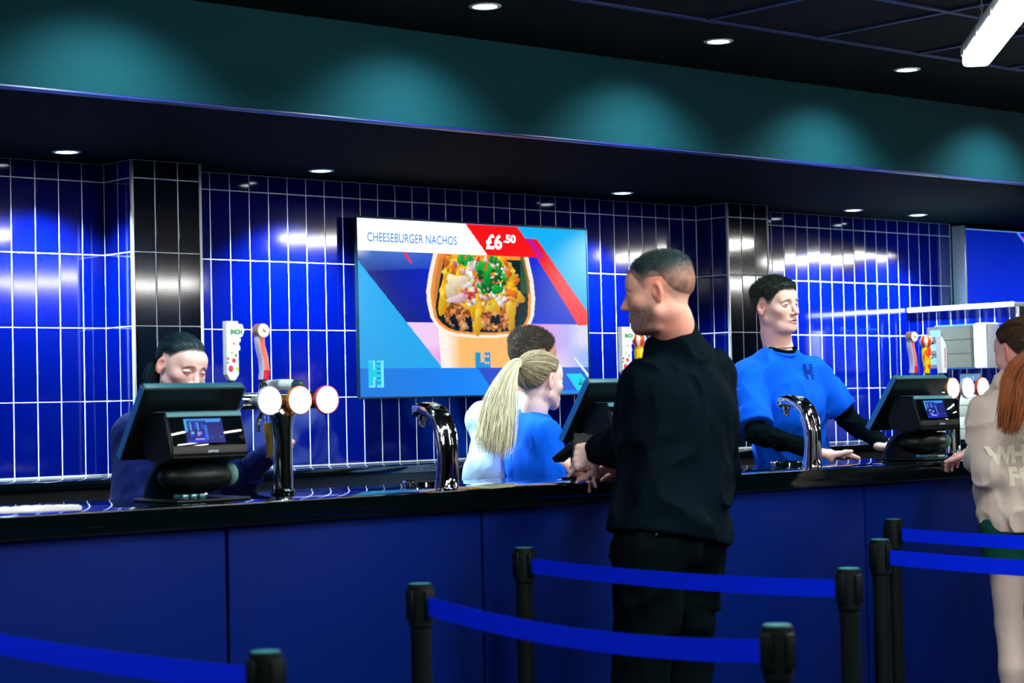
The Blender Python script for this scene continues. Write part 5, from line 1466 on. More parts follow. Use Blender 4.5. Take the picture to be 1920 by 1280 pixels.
def make_person(name, label, J, head, hands, skinsegs, group=None, root_xy=None, bodyh=0.011, bw=1.0, fem=0, skincol=(235, 190, 180), legs_sc=1.0):
    root = thing(name, label, 'person', (root_xy[0], root_xy[1], 0), 0, group)
    parts = []
    (hv, hq, hc), hair = build_head(head['c'], head['A'], head['S'], head['spec'])
    parts.append((hv, hq, hc))
    for hd in hands: parts.append(hd)
    # the body under the clothes, one piece with head and hands
    pts = [J[k] for k in J if k not in ('r', 'f')]
    lo, hi = bbox(pts, 0.2); lo[2] = max(lo[2], 0.0)
    F = Field(lo, hi, bodyh)
    torso(F, J, -0.004, bw, fem)
    F.cone(J['neck']-UP*0.08, J['neck']+UP*0.0, 0.055, 0.050, 0.03)
    for a in 'LR': arm(F, J['S'+a], J['E'+a], J['W'+a], -0.004, sc=0.95 if not fem else 0.82)
    legs(F, J, -0.004, legs_sc)
    for a in 'LR': F.cone(J['A'+a]-UP*0.02, J['A'+a]-UP*0.035+J['f']*0.10, 0.036, 0.026, 0.02)
    V, Q = F.mesh(); parts.append((V, Q, np.tile(np.array(lin(*skincol)[:3]), (len(V), 1))))
    for s_ in skinsegs: parts.append(s_)
    V, Q, C = join_np(parts)
    link('body', npmesh('body', V-np.array(root.location), Q, C), skin_m, root)
    if head.get('post'): hair = head['post'](hair)
    hvv, hqq, hcc = hair
    ho = link('hair', npmesh('hair', hvv-np.array(root.location), hqq, hcc), hair_m, root)
    return root, ho

HL_MALE = ([-0.12, -0.085, -0.055, -0.035, -0.015, 0.004, 0.018, 0.032, 0.050, 0.068, 0.082, 0.10], [-0.060, -0.056, -0.040, -0.010, 0.022, 0.030, 0.002, 0.004, 0.030, 0.056, 0.060, 0.062])
HL_FEM = ([-0.12, -0.085, -0.055, -0.035, -0.015, 0.004, 0.018, 0.032, 0.050, 0.068, 0.082, 0.10], [-0.052, -0.050, -0.035, -0.005, 0.026, 0.032, 0.028, 0.040, 0.058, 0.074, 0.082, 0.086])

# ---- 1. the customer in the black jacket
def customer():
    f = unit([-0.10, 0.995, 0]); r = np.cross(f, UP)
    neck = A3(1268, 636, 4.38); root = (4.385, 4.34)
    J = dict(r=r, f=f, neck=neck, pelvis=np.array([4.395, 4.35, 0.98]))
    mid = neck-UP*0.115+np.array([0.01, 0, 0])
    J['SL'] = mid-r*0.152-UP*0.040; J['SR'] = mid+r*0.176; J['chest'] = mid*0.99-UP*0.15+np.array([0.0, 0.0, 0.0]); J['chest'][:2] = mid[:2]*0.8+J['pelvis'][:2]*0.2
    J['EL'] = A3(1196, 832, 4.46); J['WL'] = A3(1128, 842, 4.76)
    J['ER'] = J['SR']+np.array([0.05, 0.05, -0.30]); J['WR'] = A3(1165, 868, 4.83)
    standing(J, root, f, 0.13)
    J['AL'] = np.array([root[0]-0.16, root[1]-0.02, 0.085]); J['AR'] = np.array([root[0]+0.12, root[1]+0.04, 0.085])
    J['KL'] = (J['HL']+J['AL'])/2+f*0.02; J['KR'] = (J['HR']+J['AR'])/2+f*0.03
    Lv = -Rv; face = unit(Lv[:2]*math.cos(R(17))+unit([Fv[0], Fv[1]])*math.sin(R(17)))
    A = head_axes(face, R(4)); hc = A3(1236, 547, 4.36)
    hairc = (20, 34, 38)
    def thick(X, Y, Z):
        return (0.0015+0.009*smooth01(Z, 0.045, 0.10)).astype(np.float32)
    def hm(x, y, z, C):
        sk = np.array(lin(170, 122, 100)[:3]); n = vnoise(x*70, y*70, z*70)
        t = (1-smooth01(z+0.3*np.maximum(0, -y-0.03)*-1.0, 0.018+0.0*x, 0.072))*0.62*(0.5+1.0*n)
        t = np.clip(t, 0, 0.8)[:, None]; return C*(1-t)+sk*t
    spec = dict(skin=(232, 178, 158), neck=neck, neck_r=0.063, heavy=1.0, stubble=0.85, stubcol=(62, 66, 70), brow=(50, 44, 44), hair=hairc, hair2=(40, 66, 70), lip=(190, 110, 105),
                hl=HL_MALE, thick=thick, hairmod=hm, croptone=[0.25, 0.35, 0.8], rough=0.0015, soft=0.06, neckred=1.0, red=(235, 100, 62), lid=0.3, iris=(40, 50, 60))
    head = dict(c=hc, A=A, S=1.04, spec=spec)
    head['post'] = lambda h_: fuzz(h_, A, 9000, lambda x, y, z: 0.0022+0.007*smooth01(z, 0.045, 0.09), 0.0005, 0.55, (0, 0.5, 0.2), 3, hairc, (60, 92, 96), hm, hc, 1.04)
    hl = build_hand(J['WL'], unit(-Rv*0.85+Fv*0.30-UP*0.30), unit(Fv*0.8-UP*0.45-Rv*0.2), 1, ((42, 62, 40), (50, 66, 40), (56, 68, 42), (62, 70, 42)), 1.12, thumb=((30, 35), (8, 30), (-5, 20)), col=(246, 208, 198))
    hr = build_hand(J['WR'], unit(np.array([-0.35, 0.75, -0.25])), (0.0, -0.35, -0.9), -1, ((15, 25, 18), (18, 25, 18), (25, 32, 20), (35, 40, 25)), 1.0, spread=8, col=(225, 170, 165))
    root_o, ho = make_person('person', 'man in a black jacket seen from behind, standing at the bar and looking left', J, head, [hl, hr], [], root_xy=root, bw=1.1)
    # jacket
    jm = cloth('black_jacket_cloth', (2, 14, 22), 0.8, bump=(300, 0.3, 0.0008), sheen=0.0)
    lo, hi = bbox([J[k] for k in ('SL', 'SR', 'EL', 'ER', 'WL', 'WR', 'neck', 'pelvis')], 0.27); lo[2] = 0.88
    F = Field(lo, hi, 0.0065)
    torso(F, J, 0.016, 1.1)
    F.cone(J['pelvis']+UP*0.04, J['pelvis']-UP*0.10+r*0.012, 0.178, 0.186, 0.05, flat=(f, 1.25))
    F.cone(J['chest']+r*0.02, J['pelvis']+UP*0.02+r*0.012, 0.182, 0.180, 0.05, flat=(f, 1.28))
    arm(F, J['SL'], J['EL'], J['WL'], 0.020, upto=1.95, k=0.035); arm(F, J['SR'], J['ER'], J['WR'], 0.020, upto=1.85, k=0.035)
    F.cone(J['WL']+(J['EL']-J['WL'])*0.22, J['WL']+(J['EL']-J['WL'])*0.10, 0.050, 0.047, 0.006)
    F.cone(J['neck']-UP*0.06, J['neck']+UP*0.010-f*0.006, 0.078, 0.0705, 0.03)
    hcw = A3(1236, 547, 4.36); nax = unit(hcw-J['neck']); cn = unit(UP-np.array([Rv[0], Rv[1], 0])*0.55)
    F.plane(J['neck']+nax*0.030, cn, 0.004)
    folds(F, 0.022, (6, 6, 2.6), 3)
    F.plane(J['pelvis']*np.array([1, 1, 0])+UP*0.972, -UP-r*0.20, 0.004)
    jo = fieldobj('jacket', F, jm, root_o)
    # collar, yoke seam
    F = Field(J['neck']-0.13, J['neck']+0.13, 0.004)
    F.cone(J['neck']-nax*0.030, J['neck']+nax*0.08, 0.0790, 0.0725, 0.004); F.cone(J['neck']-nax*0.08, J['neck']+nax*0.16, 0.0665, 0.0665, 0.003, op='cut')
    F.plane(J['neck']+nax*0.040, cn, 0.003); F.plane(J['neck']-nax*0.018, -cn, 0.003)
    fieldobj('collar', F, jm, jo, org=root_o.location)
    # trousers
    tm = cloth('black_denim', (2, 11, 15), 0.85)
    lo, hi = bbox([J[k] for k in ('HL', 'HR', 'KL', 'KR', 'AL', 'AR', 'pelvis')], 0.25); lo[2] = 0.0
    F = Field(lo, hi, 0.009); F.ell(J['pelvis']-UP*0.03, (0.186, 0.140, 0.11), mats3(r, f, UP), k=0.04); legs(F, J, 0.022, 1.05, ankle=0.044)
    folds(F, 0.020, (7, 7, 5), 8); F.plane((0, 0, 0.05), -UP, 0.003)
    fieldobj('trousers', F, tm, root_o)
    # strip of light undershirt below the jacket
    F = Field(J['pelvis']-np.array([0.22, 0.22, 0.16]), J['pelvis']+np.array([0.22, 0.22, 0.02]), 0.006)
    F.cone(J['pelvis']-UP*0.15, J['pelvis']+UP*0.06, 0.188, 0.184, 0.01, flat=(f, 1.2))
    pc = A3(1212, 1000, 4.25)
    F.d = np.maximum(F.d, -1)
    F.plane((0, 0, 1.02), UP, 0.002); F.plane(J['pelvis']*np.array([1, 1, 0])+UP*0.958, -UP-r*0.15, 0.002)
    F.plane(pc+r*0.055, r, 0.002); F.plane(pc-r*0.12, -r, 0.002); F.plane(J['pelvis'], f, 0)
    fieldobj('undershirt', F, cloth('cream_undershirt', (225, 205, 175)), root_o)
    shoes(J, root_o, cloth('black_shoe_leather', (10, 16, 20), 0.4), None)
    # phone
    t = thing('smartphone', 'dark smartphone held upright in the left hand of the black-jacket customer', 'phone', tuple(A3(1092, 856, 4.885)), R(-35))
    b = B(); b.box(-0.0375, 0.0375, -0.0042, 0.0042, -0.078, 0.078, bev=0.004, seg=3, M=Matrix.Rotation(R(-12), 4, 'X') @ Matrix.Rotation(R(8), 4, 'Y'))
    ph = b.obj('case', blackplastic, t)
    b = B(); b.box(-0.034, 0.034, 0.0042, 0.0048, -0.073, 0.073, M=Matrix.Rotation(R(-12), 4, 'X') @ Matrix.Rotation(R(8), 4, 'Y')); b.obj('glass', mat('gloss_black_glass', lin(4, 10, 16), 0.04, spec=0.7), ph)
customer()

blue_shirt = cloth('royal_blue_jersey', (0, 92, 232), 0.85, bump=(500, 0.2, 0.0005))
# ---- 2. the young barman
def barman():
    f = unit([-0.22, -0.975, 0]); r = np.cross(f, UP)
    neck = A3(1461, 655, 5.90)
    pel = A3(1496, 930, 6.02); pel[2] = 1.05
    J = dict(r=r, f=f, neck=neck, pelvis=pel)
    mid = neck-UP*0.118+f*0.0
    J['SR'] = mid+r*0.178-UP*0.016; J['SL'] = mid-r*0.182+UP*0.002; J['chest'] = mid*0.75+pel*0.25; J['chest'][2] = mid[2]-0.16
    J['ER'] = A3(1418, 812, 5.82); J['WR'] = A3(1537, 846, 5.44); J['WR'][2] = 1.168
    J['EL'] = A3(1597, 792, 5.80); J['WL'] = A3(1662, 836, 5.55); J['WL'][2] = 1.175
    standing(J, (pel[0], pel[1]), f, 0.11)
    A = head_axes((Rv[:2]*math.sin(R(42))-unit([Fv[0], Fv[1]])*math.cos(R(42))), R(-1), R(-3)); hc = A3(1455, 573, 5.885); A[:, 0] *= 1.09
    def thick(X, Y, Z): return (0.003+0.013*smooth01(Z, 0.02, 0.09)).astype(np.float32)
    spec = dict(skin=(244, 188, 172), neck=neck-UP*0.02, neck_r=0.060, heavy=0.3, brow=(70, 60, 62), hair=(16, 26, 26), hair2=(50, 60, 52), lip=(200, 120, 125), hl=HL_MALE, thick=thick,
                croptone=[0.4, 0.8, 1], rough=0.004, soft=0.04, red=(235, 120, 110), lid=0.35, mouth=0.0012, iris=(60, 70, 75), gaze=(0.003, -0.001), stretch=(150, 150, 150), stretchc=(90, 90, 90))
    head = dict(c=hc, A=A, S=1.02, spec=spec)
    head['post'] = lambda h_: fuzz(h_, A, 9000, lambda x, y, z: 0.006+0.012*smooth01(z, 0.03, 0.09), 0.0007, 0.6, (0, 0.6, -0.3), 4, (14, 24, 24), (62, 76, 62), None, hc, 1.02)
    d = unit(A3(1600, 852, 5.38)-A3(1545, 850, 5.42)); d[2] = -0.06
    hr = build_hand(J['WR'], d, (0.0, 0.05, -1), -1 if True else 1, ((4, 8, 6), (2, 8, 6), (3, 8, 6), (6, 10, 8)), 1.04, thumb=((22, -10), (8, -14), (4, -8)), spread=3, col=(243, 205, 200))
    hl = build_hand(J['WL'], unit(np.array([0.75, -0.5, -0.1])), (0, 0, -1), 1, ((8, 15, 10),)*4, 1.0, col=(243, 205, 200))
    ro, ho = make_person('person', 'young barman in a bright blue t-shirt over black sleeves, leaning on the bar', J, head, [hr, hl], [], root_xy=(pel[0], pel[1]), skincol=(240, 205, 200))
    # t-shirt
    lo, hi = bbox([J[k] for k in ('SL', 'SR', 'EL', 'ER', 'neck', 'pelvis')], 0.25); lo[2] = 0.88
    F = Field(lo, hi, 0.0065); torso(F, J, 0.018, 1.0)
    F.cone(J['chest'], J['pelvis']-UP*0.05, 0.165, 0.158, 0.05, flat=(f, 1.3))
    for a, q in (('R', 0.80), ('L', 0.62)):
        S_, E_ = J['S'+a], J['E'+a]
        G = Field(lo, hi, 0.0065); G.cone(S_, S_+(E_-S_)*(q+0.2), 0.073, 0.078, 0.02)
        F.d = smin(F.d, G.d, 0.03)
    folds(F, 0.014, (11, 11, 3.2), 21)
    for a, q in (('R', 0.86), ('L', 0.70)): SLV(F, J['S'+a], J['E'+a], q)
    nr = J['neck']-UP*0.012+f*0.022; na = unit(UP+f*0.42)
    F.cone(J['neck']+na*0.002, J['neck']+na*0.09, 0.070, 0.090, 0.004, op='cut'); F.plane((0, 0, 0.93), -UP, 0.003)
    to = fieldobj('t_shirt', F, blue_shirt, ro)
    ring('neckband', J['neck']-UP*0.004+f*0.010, 0.0735, na, 0.007, 0.012, blue_shirt, ro, axx=r)
    # black long sleeves
    blk = cloth('black_ribbed_jersey', (2, 12, 16), 0.85, bump=(260, 0.35, 0.001, (1, 1, 3)))
    for a in 'LR':
        F = Field(*bbox([J[k+a] for k in 'SEW'], 0.12), 0.0055)
        arm(F, J['S'+a]*0.6+J['E'+a]*0.4, J['E'+a], J['W'+a], 0.002, upto=1.93); folds(F, 0.012, (16, 16, 16), 5)
        fieldobj('undershirt_sleeve', F, blk, ro)
    ring('undershirt_collar', J['neck']+UP*0.008+f*0.012, 0.0665, na, 0.007, 0.013, blk, ro, axx=r)
    # emblem on the left chest
    b = B()
    for (x0, y0, x1, y1) in ((-0.024, -0.034, -0.008, 0.034), (0.008, -0.034, 0.024, 0.034), (-0.008, -0.010, 0.008, 0.010)): b.box(x0, x1, y0, y1, -0.0002, 0.0002)
    me = bpy.data.meshes.new('chest_emblem'); b.bm.to_mesh(me); b.bm.free(); dense(me)
    V, Q = F.mesh()
    BV = BVHTree.FromPolygons([tuple(v.co+ro.location) for v in to.data.vertices], [tuple(p.vertices) for p in to.data.polygons])
    pc = A3(1527, 696, 5.75); view = unit(CAM-pc)
    M = frame(Vector(np.cross(UP, f)).normalized(), Vector((0, 0, 1)), Vector(f), pc)
    wrap(me, BV, ro, M, 0.002); eo = link('chest_emblem', me, cloth('navy_print', (8, 45, 140)), to)
    b = B()
    for k in range(4):
        for q in (0.0125, 0.0195): b.box(q-0.002, q+0.002, -0.027+0.016*k, -0.021+0.016*k, -0.0002, 0.0002)
    me = bpy.data.meshes.new('emblem_windows'); b.bm.to_mesh(me); b.bm.free(); dense(me)
    wrap(me, BV, ro, M, 0.0032); link('emblem_windows', me, blue_shirt, eo)
    F = Field(*bbox([J[k] for k in ('HL', 'HR', 'KL', 'KR', 'AL', 'AR')], 0.24), 0.012); F.ell(J['pelvis']-UP*0.04, (0.165, 0.12, 0.12), mats3(r, f, UP), k=0.04); legs(F, J, 0.014, 1.0, ankle=0.042)
    F.plane((0, 0, 0.05), -UP, 0.003); fieldobj('trousers', F, cloth('black_denim', (2, 11, 15)), ro)
    shoes(J, ro, cloth('black_shoe_leather', (10, 16, 20), 0.4), None)
barman()

# ---- 3. the ponytailed woman
def ponywoman():
    f = unit([0.915, -0.395, 0]); r = np.cross(f, UP)
    neck = A3(1000, 788, 6.08); pel = A3(1003, 960, 6.10); pel[2] = 0.90
    J = dict(r=r, f=f, neck=neck, pelvis=pel)
    mid = neck-UP*0.060+f*0.005
    J['SR'] = mid+r*0.150; J['SL'] = mid-r*0.150; J['chest'] = mid-UP*0.15; J['chest'][:2] = mid[:2]*.85+pel[:2]*.15
    J['ER'] = J['SR']+f*0.05-UP*0.24+r*0.02; J['WR'] = A3(1062, 868, 5.86)
    J['EL'] = J['SL']+f*0.06-UP*0.24; J['WL'] = J['EL']+f*0.22+UP*0.03
    standing(J, (pel[0], pel[1]), f, 0.10)
    A = head_axes(Rv[:2]*math.cos(R(42))+unit([Fv[0], Fv[1]])*math.sin(R(42)), R(2)); hc = A3(1013, 714, 6.06)
    def thick(X, Y, Z): return (0.007+0.003*smooth01(Z, 0.0, 0.09)).astype(np.float32)
    spec = dict(skin=(240, 200, 190), neck=neck-UP*0.01, neck_r=0.050, fem=1, brow=(110, 90, 80), hair=(96, 84, 62), hair2=(200, 184, 148), lip=(210, 125, 125), hl=HL_FEM, thick=thick,
                croptone=[0.5, 1, 1], rough=0.005, soft=0.022, red=(235, 130, 115), lid=0.2, stretch=(260, 30, 260), stretchc=(190, 14, 190))
    head = dict(c=hc, A=A, S=1.0, spec=spec)
    head['post'] = lambda h_: combed(h_, hc, A, 1.0, A3(968, 683, 6.06), 900, (96, 82, 60), (226, 206, 168), 0.0010, 2)
    hr = build_hand(J['WR'], unit(f*0.8+r*0.1-UP*0.35), unit(-UP*0.6-r*0.6), -1, ((30, 40, 25), (35, 40, 25), (40, 42, 25), (45, 45, 25)), 0.92, col=(235, 185, 170))
    hl = build_hand(J['WL'], f, -UP, 1, ((20, 30, 20),)*4, 0.92, col=(235, 185, 170))
    ro, ho = make_person('person', 'barmaid with a long blonde ponytail and blue t-shirt, turned away to the right', J, head, [hr, hl], [], root_xy=(pel[0], pel[1]), fem=1, bw=0.95, skincol=(240, 200, 190))
    b0 = A3(968, 683, 6.06)
    path = [hc+(b0-hc)*0.80+UP*0.004, b0+UP*0.006, A3(951, 712, 6.0), A3(938, 760, 5.97), A3(930, 808, 5.95), A3(921, 856, 5.93)]
    strands('ponytail', path, [0.012, 0.018, 0.038, 0.058, 0.066, 0.066], 1300, hair_m, ro, (255, 246, 218), (182, 164, 126), rad=0.0010, wav=0.016, seed=5, flat=(1, 0.55, 1))
    ring('hair_tie', b0+(hc-b0)*0.06, 0.0165, unit(hc-b0), 0.004, 0.006, cloth('pale_hair_tie', (225, 215, 170)), ro)
    # strands over the skull towards the tie
    V = []; rg = np.random.default_rng(3)
    lo, hi = bbox([J[k] for k in ('SL', 'SR', 'EL', 'ER', 'neck', 'pelvis')], 0.24); lo[2] = 0.84
    F = Field(lo, hi, 0.0065); torso(F, J, 0.012, 0.97, 1)
    for a in 'RL':
        S_, E_ = J['S'+a], J['E'+a]
        G = Field(lo, hi, 0.0065); G.cone(S_, S_+(E_-S_)*0.95, 0.060, 0.068, 0.02); F.d = smin(F.d, G.d, 0.03)
    folds(F, 0.014, (10, 10, 3.5), 33)
    na = unit(UP+f*0.3)
    for a in 'RL': SLV(F, J['S'+a], J['E'+a], 0.80)
    F.plane((0, 0, 0.88), -UP, 0.003)
    fieldobj('t_shirt', F, blue_shirt, ro)
    ring('neckband', neck+UP*0.008+f*0.003, 0.0570, na, 0.006, 0.010, blue_shirt, ro, axx=r)
    F = Field(*bbox([J[k] for k in ('HL', 'HR', 'KL', 'KR', 'AL', 'AR')], 0.24), 0.012); F.ell(J['pelvis']-UP*0.04, (0.165, 0.12, 0.12), mats3(r, f, UP), k=0.04); legs(F, J, 0.010, 1.0, ankle=0.042)
    F.plane((0, 0, 0.05), -UP, 0.003); fieldobj('trousers', F, cloth('black_denim', (2, 11, 15)), ro)
    shoes(J, ro, cloth('black_shoe_leather', (10, 16, 20), 0.4), None)
ponywoman()

# ---- 4. the man behind her in a white shirt
def shirtman():
    f = unit([0.96, -0.265, 0]); r = np.cross(f, UP)
    neck = A3(976, 745, 6.42); pel = A3(925, 960, 6.44); pel[2] = 0.98
    J = dict(r=r, f=f, neck=neck, pelvis=pel)
    mid = neck-UP*0.105-f*0.060
    J['SR'] = mid+r*0.150-f*0.02; J['SL'] = mid-r*0.150-f*0.04; J['chest'] = mid*0.72+pel*0.28; J['chest'][2] = mid[2]-0.15
    J['ER'] = A3(899, 892, 6.22); J['WR'] = J['ER']+f*0.23-UP*0.02
    J['EL'] = J['SL']+f*0.12-UP*0.25; J['WL'] = J['EL']+f*0.22+UP*0.03
    standing(J, (pel[0], pel[1]), f, 0.11)
    A = head_axes(Rv[:2]*math.cos(R(32))+unit([Fv[0], Fv[1]])*math.sin(R(32)), R(12)); hc = A3(998, 672, 6.40)
    def thick(X, Y, Z): return (0.003+0.012*smooth01(Z, 0.02, 0.09)).astype(np.float32)
    hl_ = (HL_MALE[0], [-0.060, -0.056, -0.040, -0.010, 0.022, 0.030, 0.010, 0.022, 0.060, 0.074, 0.076, 0.080])
    spec = dict(skin=(205, 140, 115), neck=neck, neck_r=0.058, heavy=0.5, brow=(50, 40, 40), hair=(30, 28, 34), hair2=(96, 78, 62), lip=(190, 110, 105), hl=hl_, thick=thick,
                croptone=[0.4, 0.8, 0.6], rough=0.004, soft=0.04, red=(225, 100, 70), lid=0.3, stubble=0.5, stretch=(120, 120, 120), stretchc=(90, 90, 90))
    head = dict(c=hc, A=A, S=1.04, spec=spec)
    head['post'] = lambda h_: fuzz(h_, A, 8000, lambda x, y, z: 0.007+0.012*smooth01(z, 0.03, 0.09), 0.0007, 0.6, (0, 0.6, -0.2), 6, (26, 24, 30), (104, 86, 70), None, hc, 1.04)
    h1 = build_hand(J['WR'], unit(f-UP*0.2), -UP, -1, ((20, 30, 20),)*4, 1.0, col=(225, 170, 150))
    h2 = build_hand(J['WL'], unit(f-UP*0.2), -UP, 1, ((20, 30, 20),)*4, 1.0, col=(225, 170, 150))
    ro, ho = make_person('person', 'dark-haired man in a white shirt mostly hidden behind the blonde ponytail', J, head, [h1, h2], [], root_xy=(pel[0], pel[1]), skincol=(225, 170, 150))
    ws = cloth('white_shirt_cotton', (150, 172, 208), 0.85)
    lo, hi = bbox([J[k] for k in ('SL', 'SR', 'EL', 'ER', 'neck', 'pelvis')], 0.25); lo[2] = 0.86
    F = Field(lo, hi, 0.0065); torso(F, J, 0.012, 0.90)
    F.cone(J['chest'], J['pelvis']-UP*0.05, 0.145, 0.155, 0.05, flat=(r, 1.0) if False else (f, 1.15))
    for a in 'RL': arm(F, J['S'+a], J['E'+a], J['W'+a], 0.022, upto=1.35, k=0.03)
    folds(F, 0.022, (7, 7, 6), 50)
    F.plane((0, 0, 0.90), -UP, 0.003)
    fieldobj('shirt', F, ws, ro)
    ring('collar', neck-UP*0.005, 0.066, unit(UP+f*0.2), 0.006, 0.020, ws, ro, axx=r)
    F = Field(*bbox([J[k] for k in ('HL', 'HR', 'KL', 'KR', 'AL', 'AR')], 0.24), 0.012); F.ell(J['pelvis']-UP*0.04, (0.165, 0.12, 0.12), mats3(r, f, UP), k=0.04); legs(F, J, 0.012, 1.0, ankle=0.042)
    F.plane((0, 0, 0.05), -UP, 0.003); fieldobj('trousers', F, cloth('black_denim', (2, 11, 15)), ro)
    shoes(J, ro, cloth('black_shoe_leather', (10, 16, 20), 0.4), None)
shirtman()

# ---- 5. the dark-haired woman behind the left till
def tapwoman():
    f = unit([0.10, -0.995, 0]); r = np.cross(f, UP)
    neck = A3(322, 782, 5.86); pel = A3(325, 1000, 5.92); pel[2] = 0.92
    J = dict(r=r, f=f, neck=neck, pelvis=pel)
    mid = neck-UP*0.065
    J['SR'] = mid+r*0.165; J['SL'] = mid-r*0.165; J['chest'] = mid-UP*0.15
    J['EL'] = A3(446, 900, 5.74); J['WL'] = A3(506, 850, 5.52)
    J['ER'] = J['SR']+np.array([-0.06, -0.06, -0.24]); J['WR'] = J['ER']+np.array([0.12, -0.16, 0.05])
    standing(J, (pel[0], pel[1]), f, 0.10)
    A = head_axes(Rv[:2]*math.sin(R(46))-unit([Fv[0], Fv[1]])*math.cos(R(46)), R(16), R(6)); hc = A3(340, 687, 5.84); A[:, 0] *= 1.05
    def thick(X, Y, Z): return (0.003+0.004*smooth01(Z, 0.0, 0.09)).astype(np.float32)
    spec = dict(skin=(244, 196, 186), neck=neck-UP*0.01, neck_r=0.048, fem=1, brow=(55, 45, 50), hair=(6, 20, 26), hair2=(30, 58, 66), lip=(205, 115, 120), hl=(HL_FEM[0], HL_FEM[1][:-3]+[0.068, 0.074, 0.076]), thick=thick,
                croptone=[0.6, 1, 1], rough=0.002, soft=0.045, red=(240, 120, 110), lid=0.75, lash=0.95, stretch=(200, 25, 200), stretchc=(150, 12, 150), browa=0.9)
    head = dict(c=hc, A=A, S=0.93, spec=spec)
    head['post'] = lambda h_: combed(h_, hc, A, 0.93, hc+A @ np.array([0.0, -0.125, 0.005]), 700, (6, 18, 24), (34, 66, 76), 0.0008, 3, 0.0006)
    h1 = build_hand(J['WL'], unit(A3(548, 812, 5.43)-J['WL']), unit(np.array([-0.72, -0.45, 0.0])), 1, ((35, 45, 30), (38, 45, 30), (40, 45, 30), (42, 45, 30)), 0.95, thumb=((35, 35), (10, 30), (0, 20)), col=(240, 190, 185))
    h2 = build_hand(J['WR'], unit(np.array([0.3, -1, 0])), -UP, -1, ((20, 30, 20),)*4, 0.95, col=(240, 190, 185))
    ro, ho = make_person('person', 'woman with pulled-back dark hair looking down behind the left till', J, head, [h1, h2], [], root_xy=(pel[0], pel[1]), fem=1, bw=0.95, skincol=(240, 202, 198))
    bn = hc+A @ np.array([0.0, -0.125, 0.005])*0.93
    strands('hair_bun', [bn+A @ np.array([0, 0.02, 0.01]), bn, bn+A @ np.array([-0.01, -0.02, -0.03]), bn+A @ np.array([0, -0.01, -0.09]), bn+A @ np.array([0, 0.0, -0.16])], [0.012, 0.026, 0.032, 0.028, 0.02], 330, hair_m, ro, (8, 24, 30), (22, 46, 54), rad=0.0014, wav=0.008, seed=9)
    nv = cloth('navy_jersey', (6, 22, 84), 0.85)
    lo, hi = bbox([J[k] for k in ('SL', 'SR', 'EL', 'ER', 'WL', 'WR', 'neck', 'pelvis')], 0.24); lo[2] = 0.82
    F = Field(lo, hi, 0.0065); torso(F, J, 0.012, 0.97, 1)
    for a in 'RL': arm(F, J['S'+a], J['E'+a], J['W'+a], 0.012, upto=1.9, sc=0.9, k=0.03)
    folds(F, 0.018, (7, 7, 5), 61)
    F.plane((0, 0, 0.86), -UP, 0.003)
    fieldobj('top', F, nv, ro)
    ring('neckband', neck+UP*0.008+f*0.003, 0.0555, unit(UP+f*0.3), 0.006, 0.009, nv, ro, axx=r)
    F = Field(*bbox([J[k] for k in ('HL', 'HR', 'KL', 'KR', 'AL', 'AR')], 0.24), 0.012); F.ell(J['pelvis']-UP*0.04, (0.165, 0.12, 0.12), mats3(r, f, UP), k=0.04); legs(F, J, 0.010, 1.0, ankle=0.042)
    F.plane((0, 0, 0.05), -UP, 0.003); fieldobj('trousers', F, cloth('black_denim', (2, 11, 15)), ro)
    shoes(J, ro, cloth('black_shoe_leather', (10, 16, 20), 0.4), None)
tapwoman()

